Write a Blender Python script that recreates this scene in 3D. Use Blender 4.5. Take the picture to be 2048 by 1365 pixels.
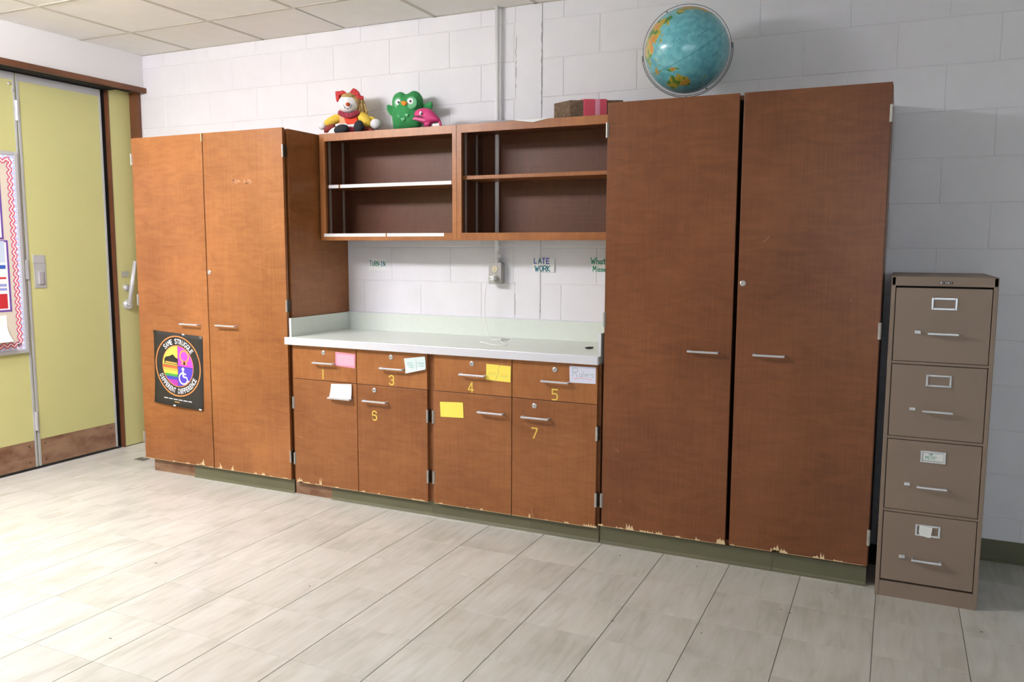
import bpy, bmesh, math, random
from mathutils import Vector, Matrix
random.seed(7)
for o in list(bpy.data.objects): bpy.data.objects.remove(o)
SC = bpy.context.scene; COL = SC.collection
PI = math.pi

# ------------------------------------------------------------------ camera
F_PX, CAM = 1640.5, Vector((0.4554, -4.2195, 1.4176))
YAW, PITCH, ROLL = -0.4377, -0.1126, 0.0037
fw = Vector((math.sin(YAW)*math.cos(PITCH), math.cos(YAW)*math.cos(PITCH), math.sin(PITCH)))
r0 = Vector((math.cos(YAW), -math.sin(YAW), 0)); u0 = r0.cross(fw)
rt = r0*math.cos(ROLL)+u0*math.sin(ROLL); up = -r0*math.sin(ROLL)+u0*math.cos(ROLL)
cd = bpy.data.cameras.new('camera'); cam = bpy.data.objects.new('camera', cd); COL.objects.link(cam)
cd.sensor_width = 36; cd.lens = F_PX*36/2048; cd.clip_start = .05
cam.matrix_world = Matrix(((rt.x, up.x, -fw.x, CAM.x), (rt.y, up.y, -fw.y, CAM.y), (rt.z, up.z, -fw.z, CAM.z), (0, 0, 0, 1)))
SC.camera = cam
def at(u, v, y):            # a measured photo position on the vertical plane y
    d = fw+rt*((u-1024)/F_PX)-up*((v-682.5)/F_PX); return CAM+d*((y-CAM.y)/d.y)
def atx(u, v, x):
    d = fw+rt*((u-1024)/F_PX)-up*((v-682.5)/F_PX); return CAM+d*((x-CAM.x)/d.x)
def atz(u, v, z):
    d = fw+rt*((u-1024)/F_PX)-up*((v-682.5)/F_PX); return CAM+d*((z-CAM.z)/d.z)

# ------------------------------------------------------------------ world, exposure
w = bpy.data.worlds.new('world'); SC.world = w; w.use_nodes = True
bgn = w.node_tree.nodes['Background']; bgn.inputs[0].default_value = (.80, .90, 1, 1); bgn.inputs[1].default_value = 2.7
SC.view_settings.view_transform = 'Standard'; SC.view_settings.look = 'None'
SC.view_settings.gamma = 1; SC.view_settings.use_curve_mapping = False
SC.view_settings.exposure = 0.72
LAMP = 51.0                 # emission of a lit fluorescent diffuser

# ------------------------------------------------------------------ materials
def s2l(c): return tuple((x/12.92 if x <= .04045 else ((x+.055)/1.055)**2.4) for x in (k/255 for k in c))+(1,)
MATS = {}
def mat(name, rgb, rough=.5, metal=0, spec=.5, emit=0, noise=None, bump=None, coat=0, rgb2=None):
    """noise=(scale xyz, detail, amount) mixes towards rgb2 ; bump=(scale, strength)"""
    if name in MATS: return MATS[name]
    m = bpy.data.materials.new(name); m.use_nodes = True; nt = m.node_tree; b = nt.nodes['Principled BSDF']
    b.inputs['Base Color'].default_value = s2l(rgb); b.inputs['Roughness'].default_value = rough
    b.inputs['Metallic'].default_value = metal; b.inputs['Specular IOR Level'].default_value = spec
    if coat: b.inputs['Coat Weight'].default_value = coat; b.inputs['Coat Roughness'].default_value = .15
    if emit:
        b.inputs['Emission Color'].default_value = s2l(rgb); b.inputs['Emission Strength'].default_value = emit
    N, L = nt.nodes, nt.links
    if noise or bump:
        tc = N.new('ShaderNodeTexCoord'); oi = N.new('ShaderNodeObjectInfo')
        ad = N.new('ShaderNodeVectorMath'); ad.operation = 'MULTIPLY_ADD'; ad.inputs[1].default_value = (7.3, 5.1, 9.7)
        L.new(oi.outputs['Random'], ad.inputs[0]); L.new(tc.outputs['Object'], ad.inputs[2])
    if noise:
        sc, det, amt = noise
        mp = N.new('ShaderNodeVectorMath'); mp.operation = 'MULTIPLY'; mp.inputs[1].default_value = sc; L.new(ad.outputs[0], mp.inputs[0])
        nz = N.new('ShaderNodeTexNoise'); nz.inputs['Scale'].default_value = 1; nz.inputs['Detail'].default_value = det; nz.inputs['Roughness'].default_value = .6
        L.new(mp.outputs[0], nz.inputs['Vector'])
        rp = N.new('ShaderNodeValToRGB'); rp.color_ramp.elements[0].position = .5-.5/max(amt, .01)*.5; rp.color_ramp.elements[1].position = .5+.5/max(amt, .01)*.5
        rp.color_ramp.elements[0].color = s2l(rgb); rp.color_ramp.elements[1].color = s2l(rgb2 or rgb)
        L.new(nz.outputs['Fac'], rp.inputs['Fac']); L.new(rp.outputs['Color'], b.inputs['Base Color'])
    if bump:
        nz2 = N.new('ShaderNodeTexNoise'); nz2.inputs['Scale'].default_value = bump[0]; nz2.inputs['Detail'].default_value = 3
        L.new(ad.outputs[0], nz2.inputs['Vector'])
        bp = N.new('ShaderNodeBump'); bp.inputs['Strength'].default_value = bump[1]; bp.inputs['Distance'].default_value = .002
        L.new(nz2.outputs['Fac'], bp.inputs['Height']); L.new(bp.outputs['Normal'], b.inputs['Normal'])
    MATS[name] = m; return m

def wood(name, dark, light, along='z', rough=.36):
    m = bpy.data.materials.new(name); m.use_nodes = True; nt = m.node_tree; N, L = nt.nodes, nt.links; b = N['Principled BSDF']
    tc = N.new('ShaderNodeTexCoord'); oi = N.new('ShaderNodeObjectInfo')
    ad = N.new('ShaderNodeVectorMath'); ad.operation = 'MULTIPLY_ADD'; ad.inputs[1].default_value = (3.3, 8.1, 5.7)
    L.new(oi.outputs['Random'], ad.inputs[0]); L.new(tc.outputs['Object'], ad.inputs[2])
    def nz(scale, det, dist=0.):
        k = N.new('ShaderNodeVectorMath'); k.operation = 'MULTIPLY'; k.inputs[1].default_value = scale; L.new(ad.outputs[0], k.inputs[0])
        t = N.new('ShaderNodeTexNoise'); t.inputs['Scale'].default_value = 1; t.inputs['Detail'].default_value = det; t.inputs['Distortion'].default_value = dist
        L.new(k.outputs[0], t.inputs['Vector']); return t.outputs['Fac']
    a = {'z': (150, 150, 5), 'x': (5, 150, 150)}[along]; c = {'z': (7, 7, 26), 'x': (26, 7, 7)}[along]
    grain, curl, cloud = nz(a, 4), nz(c, 3, 1.2), nz((2.2, 2.2, 1.6), 3)
    def add(x, y, k1, k2):
        q = N.new('ShaderNodeMath'); q.operation = 'MULTIPLY'; q.inputs[1].default_value = k1; L.new(x, q.inputs[0])
        r = N.new('ShaderNodeMath'); r.operation = 'MULTIPLY_ADD'; r.inputs[1].default_value = k2; L.new(y, r.inputs[0]); L.new(q.outputs[0], r.inputs[2]); return r.outputs[0]
    f = add(add(grain, curl, .22, .30), cloud, 1, .48)
    rp = N.new('ShaderNodeValToRGB'); rp.color_ramp.elements[0].position = .30; rp.color_ramp.elements[1].position = .70
    rp.color_ramp.elements[0].color = s2l(dark); rp.color_ramp.elements[1].color = s2l(light)
    L.new(f, rp.inputs['Fac']); L.new(rp.outputs['Color'], b.inputs['Base Color'])
    b.inputs['Roughness'].default_value = rough; b.inputs['Specular IOR Level'].default_value = .4
    bp = N.new('ShaderNodeBump'); bp.inputs['Strength'].default_value = .08; bp.inputs['Distance'].default_value = .001
    L.new(grain, bp.inputs['Height']); L.new(bp.outputs['Normal'], b.inputs['Normal'])
    MATS[name] = m; return m

WOOD = wood('stained_birch', (108, 62, 33), (152, 97, 56))
WOODL = wood('stained_birch_orange_lit', (124, 73, 38), (172, 112, 64)); WOODM = wood('stained_birch_half_lit', (116, 67, 35), (162, 104, 60)); WOODR = wood('stained_birch_red_shaded', (100, 56, 31), (140, 87, 52))  # veneer tone, with left-to-right light falloff put into the copies' colours
WOODH = wood('stained_birch_rail', (134, 80, 42), (176, 116, 66), 'x')
WOODIN = wood('stained_birch_inside_shade', (84, 49, 31), (114, 70, 46), 'x', .45)  # same wood, interior shade put into a darker colour
TRIMW = mat('trim_wood', (112, 68, 40), .5, noise=((3, 3, 3), 4, 2), rgb2=(94, 56, 33))
PALE = mat('bare_wood_chip', (222, 196, 152), .8)
BLOCK = mat('block_paint', (234, 232, 236), .5, bump=(260, .16), noise=((6, 6, 6), 3, 1.2), rgb2=(229, 227, 231))
MORTAR = mat('joint_paint', (228, 227, 228), .6)
PLASTER = mat('plaster_paint', (232, 231, 230), .6, bump=(120, .08))
CEILT = mat('ceiling_tile_board', (244, 243, 240), .9, bump=(400, .25), noise=((9, 9, 9), 4, 1), rgb2=(240, 238, 234))
TBAR = mat('ceiling_grid_paint', (204, 199, 188), .6)
DARK = mat('dark_void', (12, 12, 12), .9)  # black that stands in for shade in gaps and voids
OLIVE = mat('olive_laminate', (200, 197, 134), .5, bump=(500, .05), noise=((4, 4, 4), 3, 1), rgb2=(196, 194, 132))
ALU = mat('brushed_aluminium', (204, 204, 210), .34, metal=.45)
STRIP = mat('aluminium_strip', (186, 187, 188), .5, metal=.25)
CHROME = mat('chrome', (214, 214, 216), .25, metal=.6)
HINGE = mat('hinge_steel', (186, 182, 176), .4, metal=.5)
HINGED = mat('hinge_plate_steel', (74, 66, 60), .5, metal=.7)
VINYL = mat('green_vinyl_base', (106, 103, 78), .42, noise=((3, 3, 8), 3, 1), rgb2=(94, 92, 70))
RUST = mat('scuffed_brown_plate', (112, 74, 52), .6, noise=((6, 6, 14), 5, 1.8), rgb2=(150, 118, 92))
LAM = mat('pale_green_laminate', (224, 230, 222), .3, noise=((40, 40, 40), 2, 1), rgb2=(219, 226, 217))
EDGE = mat('aluminium_edge', (226, 226, 234), .35, metal=.2)
WHITE = mat('white_plastic', (240, 240, 240), .4)
PAPER = mat('white_paper', (238, 238, 236), .8)
PINK = mat('pink_paper', (246, 170, 188), .8); PINK2 = mat('pink_paper_edge', (238, 140, 162), .8)
AQUA = mat('pale_blue_paper', (214, 228, 226), .8); YEL = mat('yellow_paper', (250, 226, 96), .8); LAV = mat('lavender_paper', (222, 222, 240), .8)
NUMY = mat('yellow_number_paint', (226, 196, 84), .6)
BLACK = mat('black', (24, 24, 24), .6); PRINTK = mat('poster_black', (44, 42, 40), .45)
TAN = mat('tan_enamel', (142, 122, 106), .5, bump=(700, .06), noise=((3, 3, 3), 3, 1), rgb2=(136, 117, 102))
GREYMETAL = mat('grey_metal_box', (176, 174, 170), .5, metal=.2); IVORY = mat('ivory_plastic', (226, 216, 178), .45)
INKG = mat('ink_green', (26, 138, 102), .8); INKT = mat('ink_teal', (30, 112, 124), .8); INKB = mat('ink_blue', (70, 80, 190), .8); INKR = mat('ink_red', (226, 106, 84), .8)
INKK = mat('ink_grey', (110, 116, 120), .8); INKL = mat('ink_pale', (150, 190, 190), .8)

# ------------------------------------------------------------------ mesh helpers
class MB:
    def __init__(s): s.v = []; s.f = []; s.m = []
    def add(s, vs, fs, mi=0):
        o = len(s.v); s.v += [tuple(p) for p in vs]; s.f += [tuple(i+o for i in f) for f in fs]; s.m += [mi]*len(fs); return s
    def box(s, x0, x1, y0, y1, z0, z1, mi=0):
        return s.add([(x0, y0, z0), (x1, y0, z0), (x1, y1, z0), (x0, y1, z0), (x0, y0, z1), (x1, y0, z1), (x1, y1, z1), (x0, y1, z1)],
                     [(0, 3, 2, 1), (4, 5, 6, 7), (0, 1, 5, 4), (1, 2, 6, 5), (2, 3, 7, 6), (3, 0, 4, 7)], mi)
    def tube(s, pts, r, n=8, mi=0, closed=False):
        pts = [Vector(p) for p in pts]; k = len(pts); rr = r if isinstance(r, (list, tuple)) else [r]*k; vs = []; ref = None
        for i, p in enumerate(pts):
            a = pts[(i-1) % k] if (closed or i) else p; b = pts[(i+1) % k] if (closed or i < k-1) else p
            t = (b-a).normalized()
            if ref is None:
                ref = Vector((0, 0, 1)) if abs(t.z) < .9 else Vector((1, 0, 0))
            nrm = (ref-t*ref.dot(t)).normalized(); bn = t.cross(nrm); ref = nrm
            vs += [p+(nrm*math.cos(2*PI*j/n)+bn*math.sin(2*PI*j/n))*rr[i] for j in range(n)]
        fs = []
        for i in range(k if closed else k-1):
            for j in range(n):
                a, b = i*n+j, i*n+(j+1) % n; c, d = ((i+1) % k)*n+(j+1) % n, ((i+1) % k)*n+j; fs.append((a, b, c, d))
        if not closed: fs += [tuple(range(n))[::-1], tuple((k-1)*n+j for j in range(n))]
        return s.add(vs, fs, mi)
    def ell(s, c, r, nu=20, nv=12, mi=0, M=None):
        c = Vector(c); vs = []; fs = []
        for i in range(nv+1):
            th = PI*i/nv
            for j in range(nu):
                ph = 2*PI*j/nu; p = Vector((r[0]*math.sin(th)*math.cos(ph), r[1]*math.sin(th)*math.sin(ph), r[2]*math.cos(th)))
                vs.append(c+(M@p if M else p))
        for i in range(nv):
            for j in range(nu): fs.append((i*nu+j, (i+1)*nu+j, (i+1)*nu+(j+1) % nu, i*nu+(j+1) % nu))
        return s.add(vs, fs, mi)
    def pillow(s, out, nrm, T, rings=6, mi=0, pw=.5):
        """closed puffy shape over a star-shaped outline of 3-D points"""
        out = [Vector(p) for p in out]; n = len(out); c = sum(out, Vector())/n; nrm = Vector(nrm).normalized(); vs = []; fs = []
        lv = [(-1, i/rings) for i in range(rings)]+[(1, 1-i/rings) for i in range(1, rings+1)]
        for sg, t in lv:
            t_ = math.sin(t*PI/2)
            if sg < 0 and t == 0 or (sg > 0 and t == 0): t_ = 1e-4
            h = T*max(0, 1-t_*t_)**pw*sg
            vs += [c+(p-c)*t_+nrm*h for p in out]
        # middle ring
        mid = [p for p in out]; a = len(vs)//2; vs = vs[:n*rings]+mid+vs[n*rings:]
        k = len(vs)//n
        for i in range(k-1):
            for j in range(n): fs.append((i*n+j, i*n+(j+1) % n, (i+1)*n+(j+1) % n, (i+1)*n+j))
        fs += [tuple(range(n))[::-1], tuple((k-1)*n+j for j in range(n))]
        return s.add(vs, fs, mi)
    def strokes(s, lines, O, ux, uy, wd, mi=0, lift=0.0):
        """flat ribbons along 2-D polylines"""
        O, ux, uy = Vector(O), Vector(ux), Vector(uy); nv = ux.cross(uy).normalized()
        parts = []
        for ln in lines:                                  # a sharp corner starts a new ribbon
            cur = [ln[0]]
            for q in range(1, len(ln)):
                cur.append(ln[q])
                if q < len(ln)-1:
                    a = Vector((ln[q][0]-ln[q-1][0], ln[q][1]-ln[q-1][1])); b = Vector((ln[q+1][0]-ln[q][0], ln[q+1][1]-ln[q][1]))
                    if a.length > 0 and b.length > 0 and a.dot(b) < .35*a.length*b.length: parts.append(cur); cur = [ln[q]]
            parts.append(cur)
        for k, ln in enumerate(parts):
            P = [O+ux*a[0]+uy*a[1] for a in ln]; P = [p for q, p in enumerate(P) if q == 0 or (p-P[q-1]).length > 1e-6]
            if len(P) < 2: continue
            D = [(b-a).normalized() for a, b in zip(P[:-1], P[1:])]; vs = []
            for q, p in enumerate(P):
                d0, d1 = D[max(q-1, 0)], D[min(q, len(D)-1)]; t = (d0+d1); t = t.normalized() if t.length > .3 else d1
                sd = nv.cross(t)*(wd/2)*min(1/max(abs(t.dot(d1)), .4), 2.0); e = Vector()
                if q == 0: e = -d1*wd*.4
                if q == len(P)-1: e = d0*wd*.4
                o_ = nv*(lift+2e-5*(len(s.f) % 7)); vs += [p+e-sd+o_, p+e+sd+o_]
            s.add(vs, [(2*q, 2*q+2, 2*q+3, 2*q+1) for q in range(len(P)-1)], mi)
        return s
    def build(s, name, mats, parent=None, smooth=False, bevel=0, seg=2):
        me = bpy.data.meshes.new(name); me.from_pydata(s.v, [], s.f)
        for m in (mats if isinstance(mats, (list, tuple)) else [mats]): me.materials.append(m)
        for p, k in zip(me.polygons, s.m): p.material_index = k; p.use_smooth = smooth
        bm = bmesh.new(); bm.from_mesh(me); bmesh.ops.recalc_face_normals(bm, faces=bm.faces[:]); bm.to_mesh(me); bm.free()
        me.update(); o = bpy.data.objects.new(name, me); COL.objects.link(o)
        if parent: setp(o, parent)
        if bevel:
            b = o.modifiers.new('bevel', 'BEVEL'); b.width = bevel; b.segments = seg; b.limit_method = 'ANGLE'
        return o
ORIG = {}
def setp(o, p):
    o.parent = p; o.matrix_parent_inverse = Matrix.Translation(-ORIG.get(p.name, Vector()))
def bx(name, m, parent, *d, bevel=0): return MB().box(*d).build(name, m, parent, bevel=bevel)
def tag(o, label, cat, group=None):
    o['label'] = label; o['category'] = cat
    if group: o['group'] = group
    return o
def thing(name, label, cat, loc=(0, 0, 0), group=None):
    o = bpy.data.objects.new(name, None); COL.objects.link(o); o.location = loc; o.empty_display_size = .05
    ORIG[o.name] = Vector(loc); return tag(o, label, cat, group)
def struct(o): o['kind'] = 'structure'; return o
def stuff(o): o['kind'] = 'stuff'; return o

# stroke letters in a box 0..0.6 wide, 0..1 high
def arc(cx, cy, rx, ry, a0, a1, n=10): return [(cx+rx*math.cos(math.radians(a0+(a1-a0)*i/n)), cy+ry*math.sin(math.radians(a0+(a1-a0)*i/n))) for i in range(n+1)]
G = {
 'T': [[(0, 1), (.6, 1)], [(.3, 1), (.3, 0)]], 'U': [[(0, 1), (0, .3)]+arc(.3, .3, .3, .3, 180, 360)+[(.6, 1)]], 'R': [[(0, 0), (0, 1), (.35, 1)]+arc(.35, .75, .25, .25, 90, -90)+[(0, .5)], [(.25, .5), (.6, 0)]],
 'N': [[(0, 0), (0, 1), (.6, 0), (.6, 1)]], '-': [[(.15, .5), (.5, .5)]], 'I': [[(.1, 1), (.5, 1)], [(.3, 1), (.3, 0)], [(.1, 0), (.5, 0)]], 'L': [[(0, 1), (0, 0), (.5, 0)]],
 'A': [[(0, 0), (.3, 1), (.6, 0)], [(.12, .38), (.48, .38)]], 'E': [[(.55, 1), (0, 1), (0, 0), (.55, 0)], [(0, .52), (.45, .52)]], 'W': [[(0, 1), (.2, 0), (.38, .7), (.55, 0), (.78, 1)]],
 'O': [arc(.3, .5, .3, .5, 90, 450, 16)], 'K': [[(0, 1), (0, 0)], [(.5, 1), (0, .45), (.55, 0)]], 'M': [[(0, 0), (.06, 1), (.3, .35), (.56, 1), (.62, 0)]], 'P': [[(0, 0), (0, 1), (.35, 1)]+arc(.35, .75, .22, .25, 90, -90)+[(0, .5)]],
 'H': [[(0, 0), (0, 1)], [(.55, 0), (.55, 1)], [(0, .5), (.55, .5)]], 'h': [[(0, 1), (0, 0)], [(0, .35)]+arc(.2, .35, .2, .2, 180, 0)+[(.4, 0)]], 'a': [arc(.2, .25, .2, .25, 60, 400, 12), [(.4, .5), (.42, 0)]],
 't': [[(.2, .85), (.2, .05), (.35, 0)], [(0, .6), (.4, .6)]], 'i': [[(.1, .5), (.1, 0)], [(.1, .72), (.1, .74)]], 's': [[(.35, .5), (.1, .5), (.02, .38), (.32, .2), (.3, .04), (0, 0)]],
 'e': [[(.02, .25), (.38, .25)]+arc(.2, .25, .18, .24, 0, 310, 10)], 'd': [arc(.2, .25, .2, .25, 60, 400, 12), [(.42, 1), (.42, 0)]], 'u': [[(0, .5), (0, .15)]+arc(.17, .15, .17, .15, 180, 360, 6)+[(.34, .5)], [(.34, .5), (.36, 0)]],
 'l': [[(.08, .9), (.08, 0)]], 'r': [[(0, .5), (.02, 0)], [(.02, .3), (.15, .48), (.3, .46)]],
 '1': [[(.3, 1), (.3, 0)]], '3': [[(.02, .84)]+arc(.3, .8, .26, .2, 170, 0, 6)+[(.56, .65), (.5, .55), (.3, .52)], [(.5, .5), (.56, .4)]+arc(.3, .2, .26, .2, 0, -170, 6)],
 '4': [[(.42, 0), (.42, 1), (.02, .3), (.02, .24), (.58, .24)]], '5': [[(.55, 1), (.04, 1), (.04, .56), (.34, .6)]+arc(.34, .3, .22, .3, 80, -90, 6)+[(.04, 0)]],
 '6': [arc(.3, .78, .26, .22, 10, 180, 6)+[(.04, .22)]+arc(.3, .22, .26, .22, 180, 360, 6)+[(.56, .4)]+arc(.3, .4, .26, .16, 0, 180, 6)], '7': [[(.02, 1), (.58, 1), (.58, .88), (.22, 0)]],
}
ADV = {'W': .98, 'M': .84, 'i': .3, 'l': .28, 'r': .44, 's': .5, 'e': .55, 'a': .58, 'h': .58, 't': .5, 'u': .52, 'd': .6, '-': .6, ' ': .4}
def write(mb, txt, O, ux, uy, h, wd, lift=.0006, mi=0, sx=1.0, adv=.84):
    O, ux, uy = Vector(O), Vector(ux), Vector(uy); x = 0
    for ch in txt:
        if ch in G: mb.strokes([[((x+p[0])*h*sx, p[1]*h) for p in ln] for ln in G[ch]], O, ux, uy, wd, mi, lift)
        x += ADV.get(ch, adv)
    return mb
X_, Y_, Z_ = Vector((1, 0, 0)), Vector((0, 1, 0)), Vector((0, 0, 1))

# =================================================================== SETTING
CEIL = 2.73; RX, RY = 5.2, -7.4        # right and rear limits of the room
# ---- back wall of painted concrete blocks
BH = .2032
wall = struct(MB().box(-4.60, RX, .0025, .16, -.02, 2.95).build('wall_back', MORTAR))
def block_mesh(x0, x1, z0, z1):
    g = .0009; mb = MB(); b = .0028; x0 += g; x1 -= g; z0 += g; z1 -= g
    mb.add([(x0, .0029, z0), (x1, .0029, z0), (x1, .0029, z1), (x0, .0029, z1), (x0+b, 0, z0+b), (x1-b, 0, z0+b), (x1-b, 0, z1-b), (x0+b, 0, z1-b)],
           [(4, 5, 6, 7), (0, 1, 5, 4), (1, 2, 6, 5), (2, 3, 7, 6), (3, 0, 4, 7)])
    return mb
nb = 0
for k in range(15):
    z0, z1 = k*BH, min((k+1)*BH, 2.94)
    for lo, hi, off in ((-4.60, -1.502, -1.715), (-1.345, 2.1, 0.0)):
        ph = off+(0 if k % 2 else BH); n0 = math.floor((lo-ph)/(2*BH))
        while True:
            a, b = ph+n0*2*BH, ph+(n0+1)*2*BH; n0 += 1
            if a >= hi: break
            a, b = max(a, lo), min(b, hi)
            if b-a < .03 or (z1 < .86 and b < .38 and a > -3.8): continue      # wholly behind the cabinets
            block_mesh(a, b, z0, z1).build('block', BLOCK, wall); nb += 1
mb = MB().box(2.1, RX, 0, .004, 0, 2.94); mb.build('plain_section', BLOCK, wall)
col = MB().box(-1.500, -1.3465, -.003, .004, .9, 2.94).build('column_strip', BLOCK, wall, bevel=.0012)
# cracked paint beside the column strip
crk = MB(); random.seed(3)
for xx, za, zb in ((-1.499, 1.045, 1.16), (-1.499, 1.21, 1.245), (-1.499, 2.28, 2.62), (-1.3465, 2.20, 2.66), (-1.3465, 1.06, 1.075), (-1.3465, 1.10, 1.11)):
    z = za; pts = []
    while z < zb: pts.append((xx+random.uniform(-.003, .003), z)); z += .018
    pts.append((xx, zb)); on = random.random()
    for i in range(len(pts)-1):
        if za < 1.2 or random.random() < .6: crk.strokes([[pts[i], pts[i+1]]], (0, -.0036, 0), X_, Z_, .0020)
crk.build('paint_crack', mat('crack_dark', (92, 84, 74), .9), wall)

# ---- floor of twelve-inch tiles
fl = struct(MB().box(-4.62, RX, RY, .02, -.05, -.0015).build('floor', mat('tile_joint', (84, 80, 72), .8)))
def tile_material():
    m = bpy.data.materials.new('marbled_floor_tile'); m.use_nodes = True; nt = m.node_tree; N, L = nt.nodes, nt.links; b = N['Principled BSDF']
    tc = N.new('ShaderNodeTexCoord'); oi = N.new('ShaderNodeObjectInfo')
    ad = N.new('ShaderNodeVectorMath'); ad.operation = 'MULTIPLY_ADD'; ad.inputs[1].default_value = (31.3, 17.1, 9.7)
    L.new(oi.outputs['Random'], ad.inputs[0]); L.new(tc.outputs['Object'], ad.inputs[2])
    def nz(sc, det, dist):
        k = N.new('ShaderNodeVectorMath'); k.operation = 'MULTIPLY'; k.inputs[1].default_value = sc; L.new(ad.outputs[0], k.inputs[0])
        t = N.new('ShaderNodeTexNoise'); t.inputs['Scale'].default_value = 1; t.inputs['Detail'].default_value = det; t.inputs['Distortion'].default_value = dist; L.new(k.outputs[0], t.inputs['Vector']); return t.outputs['Fac']
    a = nz((26, 3.2, 1), 5, .9); c = nz((7, 4, 1), 3, .4)
    ml = N.new('ShaderNodeMath'); ml.operation = 'MULTIPLY'; L.new(a, ml.inputs[0]); L.new(c, ml.inputs[1])
    rp = N.new('ShaderNodeValToRGB'); e = rp.color_ramp.elements
    e[0].position = .12; e[0].color = s2l((186, 184, 173)); e[1].position = .42; e[1].color = s2l((209, 208, 201))
    x = e.new(.24); x.color = s2l((200, 198, 189)); L.new(ml.outputs[0], rp.inputs['Fac'])
    # each tile a slightly different cast
    hs = N.new('ShaderNodeHueSaturation'); mr = N.new('ShaderNodeMapRange'); mr.inputs[3].default_value = .95; mr.inputs[4].default_value = 1.03
    L.new(oi.outputs['Random'], mr.inputs[0]); L.new(mr.outputs[0], hs.inputs['Value']); L.new(rp.outputs['Color'], hs.inputs['Color']); L.new(hs.outputs['Color'], b.inputs['Base Color'])
    b.inputs['Roughness'].default_value = .27; b.inputs['Specular IOR Level'].default_value = .45; return m
TILE = tile_material(); TP = .303
def tile_geo(mb, cx, cy, zt=0):
    h, k = TP/2-.0010, TP/2-.0005; b = .0009
    return mb.add([(cx-h, cy-k, zt-.0014), (cx+h, cy-k, zt-.0014), (cx+h, cy+k, zt-.0014), (cx-h, cy+k, zt-.0014), (cx-h+b, cy-k+b, zt), (cx+h-b, cy-k+b, zt), (cx+h-b, cy+k-b, zt), (cx-h+b, cy+k-b, zt)],
                  [(4, 5, 6, 7), (0, 1, 5, 4), (1, 2, 6, 5), (2, 3, 7, 6), (3, 0, 4, 7)])
tme = None; cells = []
for i in range(-14, 19):
    for j in range(-20, 6):
        cx, cy = -.467+TP*(i+.5), -1.495+TP*(j+.5)
        if cx-TP/2 > RX or cx+TP/2 < -4.62 or cy-TP/2 < RY or cy-TP/2 > 0: continue
        if -3.7 < cx < .3 and cy > -.42: continue
        cells.append((cx, cy))
def infront(c):
    d = Vector((c[0], c[1], 0))-CAM; z = d.dot(fw)
    if z < .4: return -1
    u, v = 1024+F_PX*d.dot(rt)/z, 682.5-F_PX*d.dot(up)/z
    return 1/z if -160 < u < 2240 and v < 1580 else -1
cells.sort(key=infront, reverse=True); near = [c for c in cells if infront(c) > 0][:300]; rest = [c for c in cells if c not in near]
for cx, cy in near:
    if tme is None:
        o = tile_geo(MB(), 0, 0).build('floor_tile', TILE, fl); tme = o.data
    else:
        o = bpy.data.objects.new('floor_tile', tme); COL.objects.link(o); setp(o, fl)
    o.location = (cx, cy, 0)
mb = MB()
for c in rest: tile_geo(mb, *c)
stuff(mb.build('floor_tile_field', TILE, fl))

# ---- ceiling
ce = struct(MB().box(-4.62, RX, RY, .02, 2.935, 3.0).build('ceiling', DARK))
CX = [-2.64+.63*i for i in range(-3, 13)]; CX = [x for x in CX if -4.33 < x < RX]; CXs = [-4.352]+CX+[RX]
CY = [-.48-.6*i for i in range(0, 12)]; CY = [y for y in CY if y > RY+.05]; CYs = [0.0]+CY+[RY]
FIX = [(-3.90, -2.64, -2.88, -2.28, 1), (-3.90, -2.64, -5.28, -4.68, 1), (-1.38, -.12, -2.88, -2.28, 0), (-1.38, -.12, -5.28, -4.68, 0), (1.14, 2.40, -2.88, -2.28, 0), (1.14, 2.40, -5.28, -4.68, 0)]
for i in range(len(CXs)-1):
    for j in range(len(CYs)-1):
        x0, x1, y1, y0 = CXs[i], CXs[i+1], CYs[j], CYs[j+1]; cx, cy = (x0+x1)/2, (y0+y1)/2
        z = CEIL+.002
        gx = gy = .002
        if j == 0 and abs(x0+2.64) < .02:       # the loose tile by the wall leaves a dark gap
            bx('ceiling_tile', CEILT, ce, x0+.016, x1-.002, y0+.002, y1-.014, z, z+.018); continue
        bx('ceiling_tile', CEILT, ce, x0+gx, x1-gx, y0+gy, y1-gy, z, z+.018)
for x in CX:
    if abs(x+2.64) < .02: bx('grid_bar', TBAR, ce, x-.013, x+.007, RY, -.48, CEIL-.0008, CEIL+.0015)
    else: bx('grid_bar', TBAR, ce, x-.011, x+.011, RY, 0, CEIL-.0008, CEIL+.0015)
for y in CY: bx('grid_bar', TBAR, ce, -4.35, RX, y-.011, y+.011, CEIL-.0010, CEIL+.0012)
bx('wall_angle', TBAR, ce, -4.35, -2.66, -.016, 0, CEIL-.0008, CEIL+.0015); bx('wall_angle', TBAR, ce, -2.02, RX, -.016, 0, CEIL-.0008, CEIL+.0015)

# ---- other walls
wl = struct(MB().box(-4.62, -4.352, RY, .003, 2.512, 2.95).build('wall_left', PLASTER))
struct(MB().box(-4.75, -4.62, RY, .16, -.02, 2.95).build('wall_left_recess', DARK))
struct(MB().box(RX, RX+.12, RY, .16, -.02, 2.95).build('wall_right', mat('low_bounce_wall', (150, 142, 128), .7)))  # wall out of view, tan made darker to cut bounced light
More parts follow.
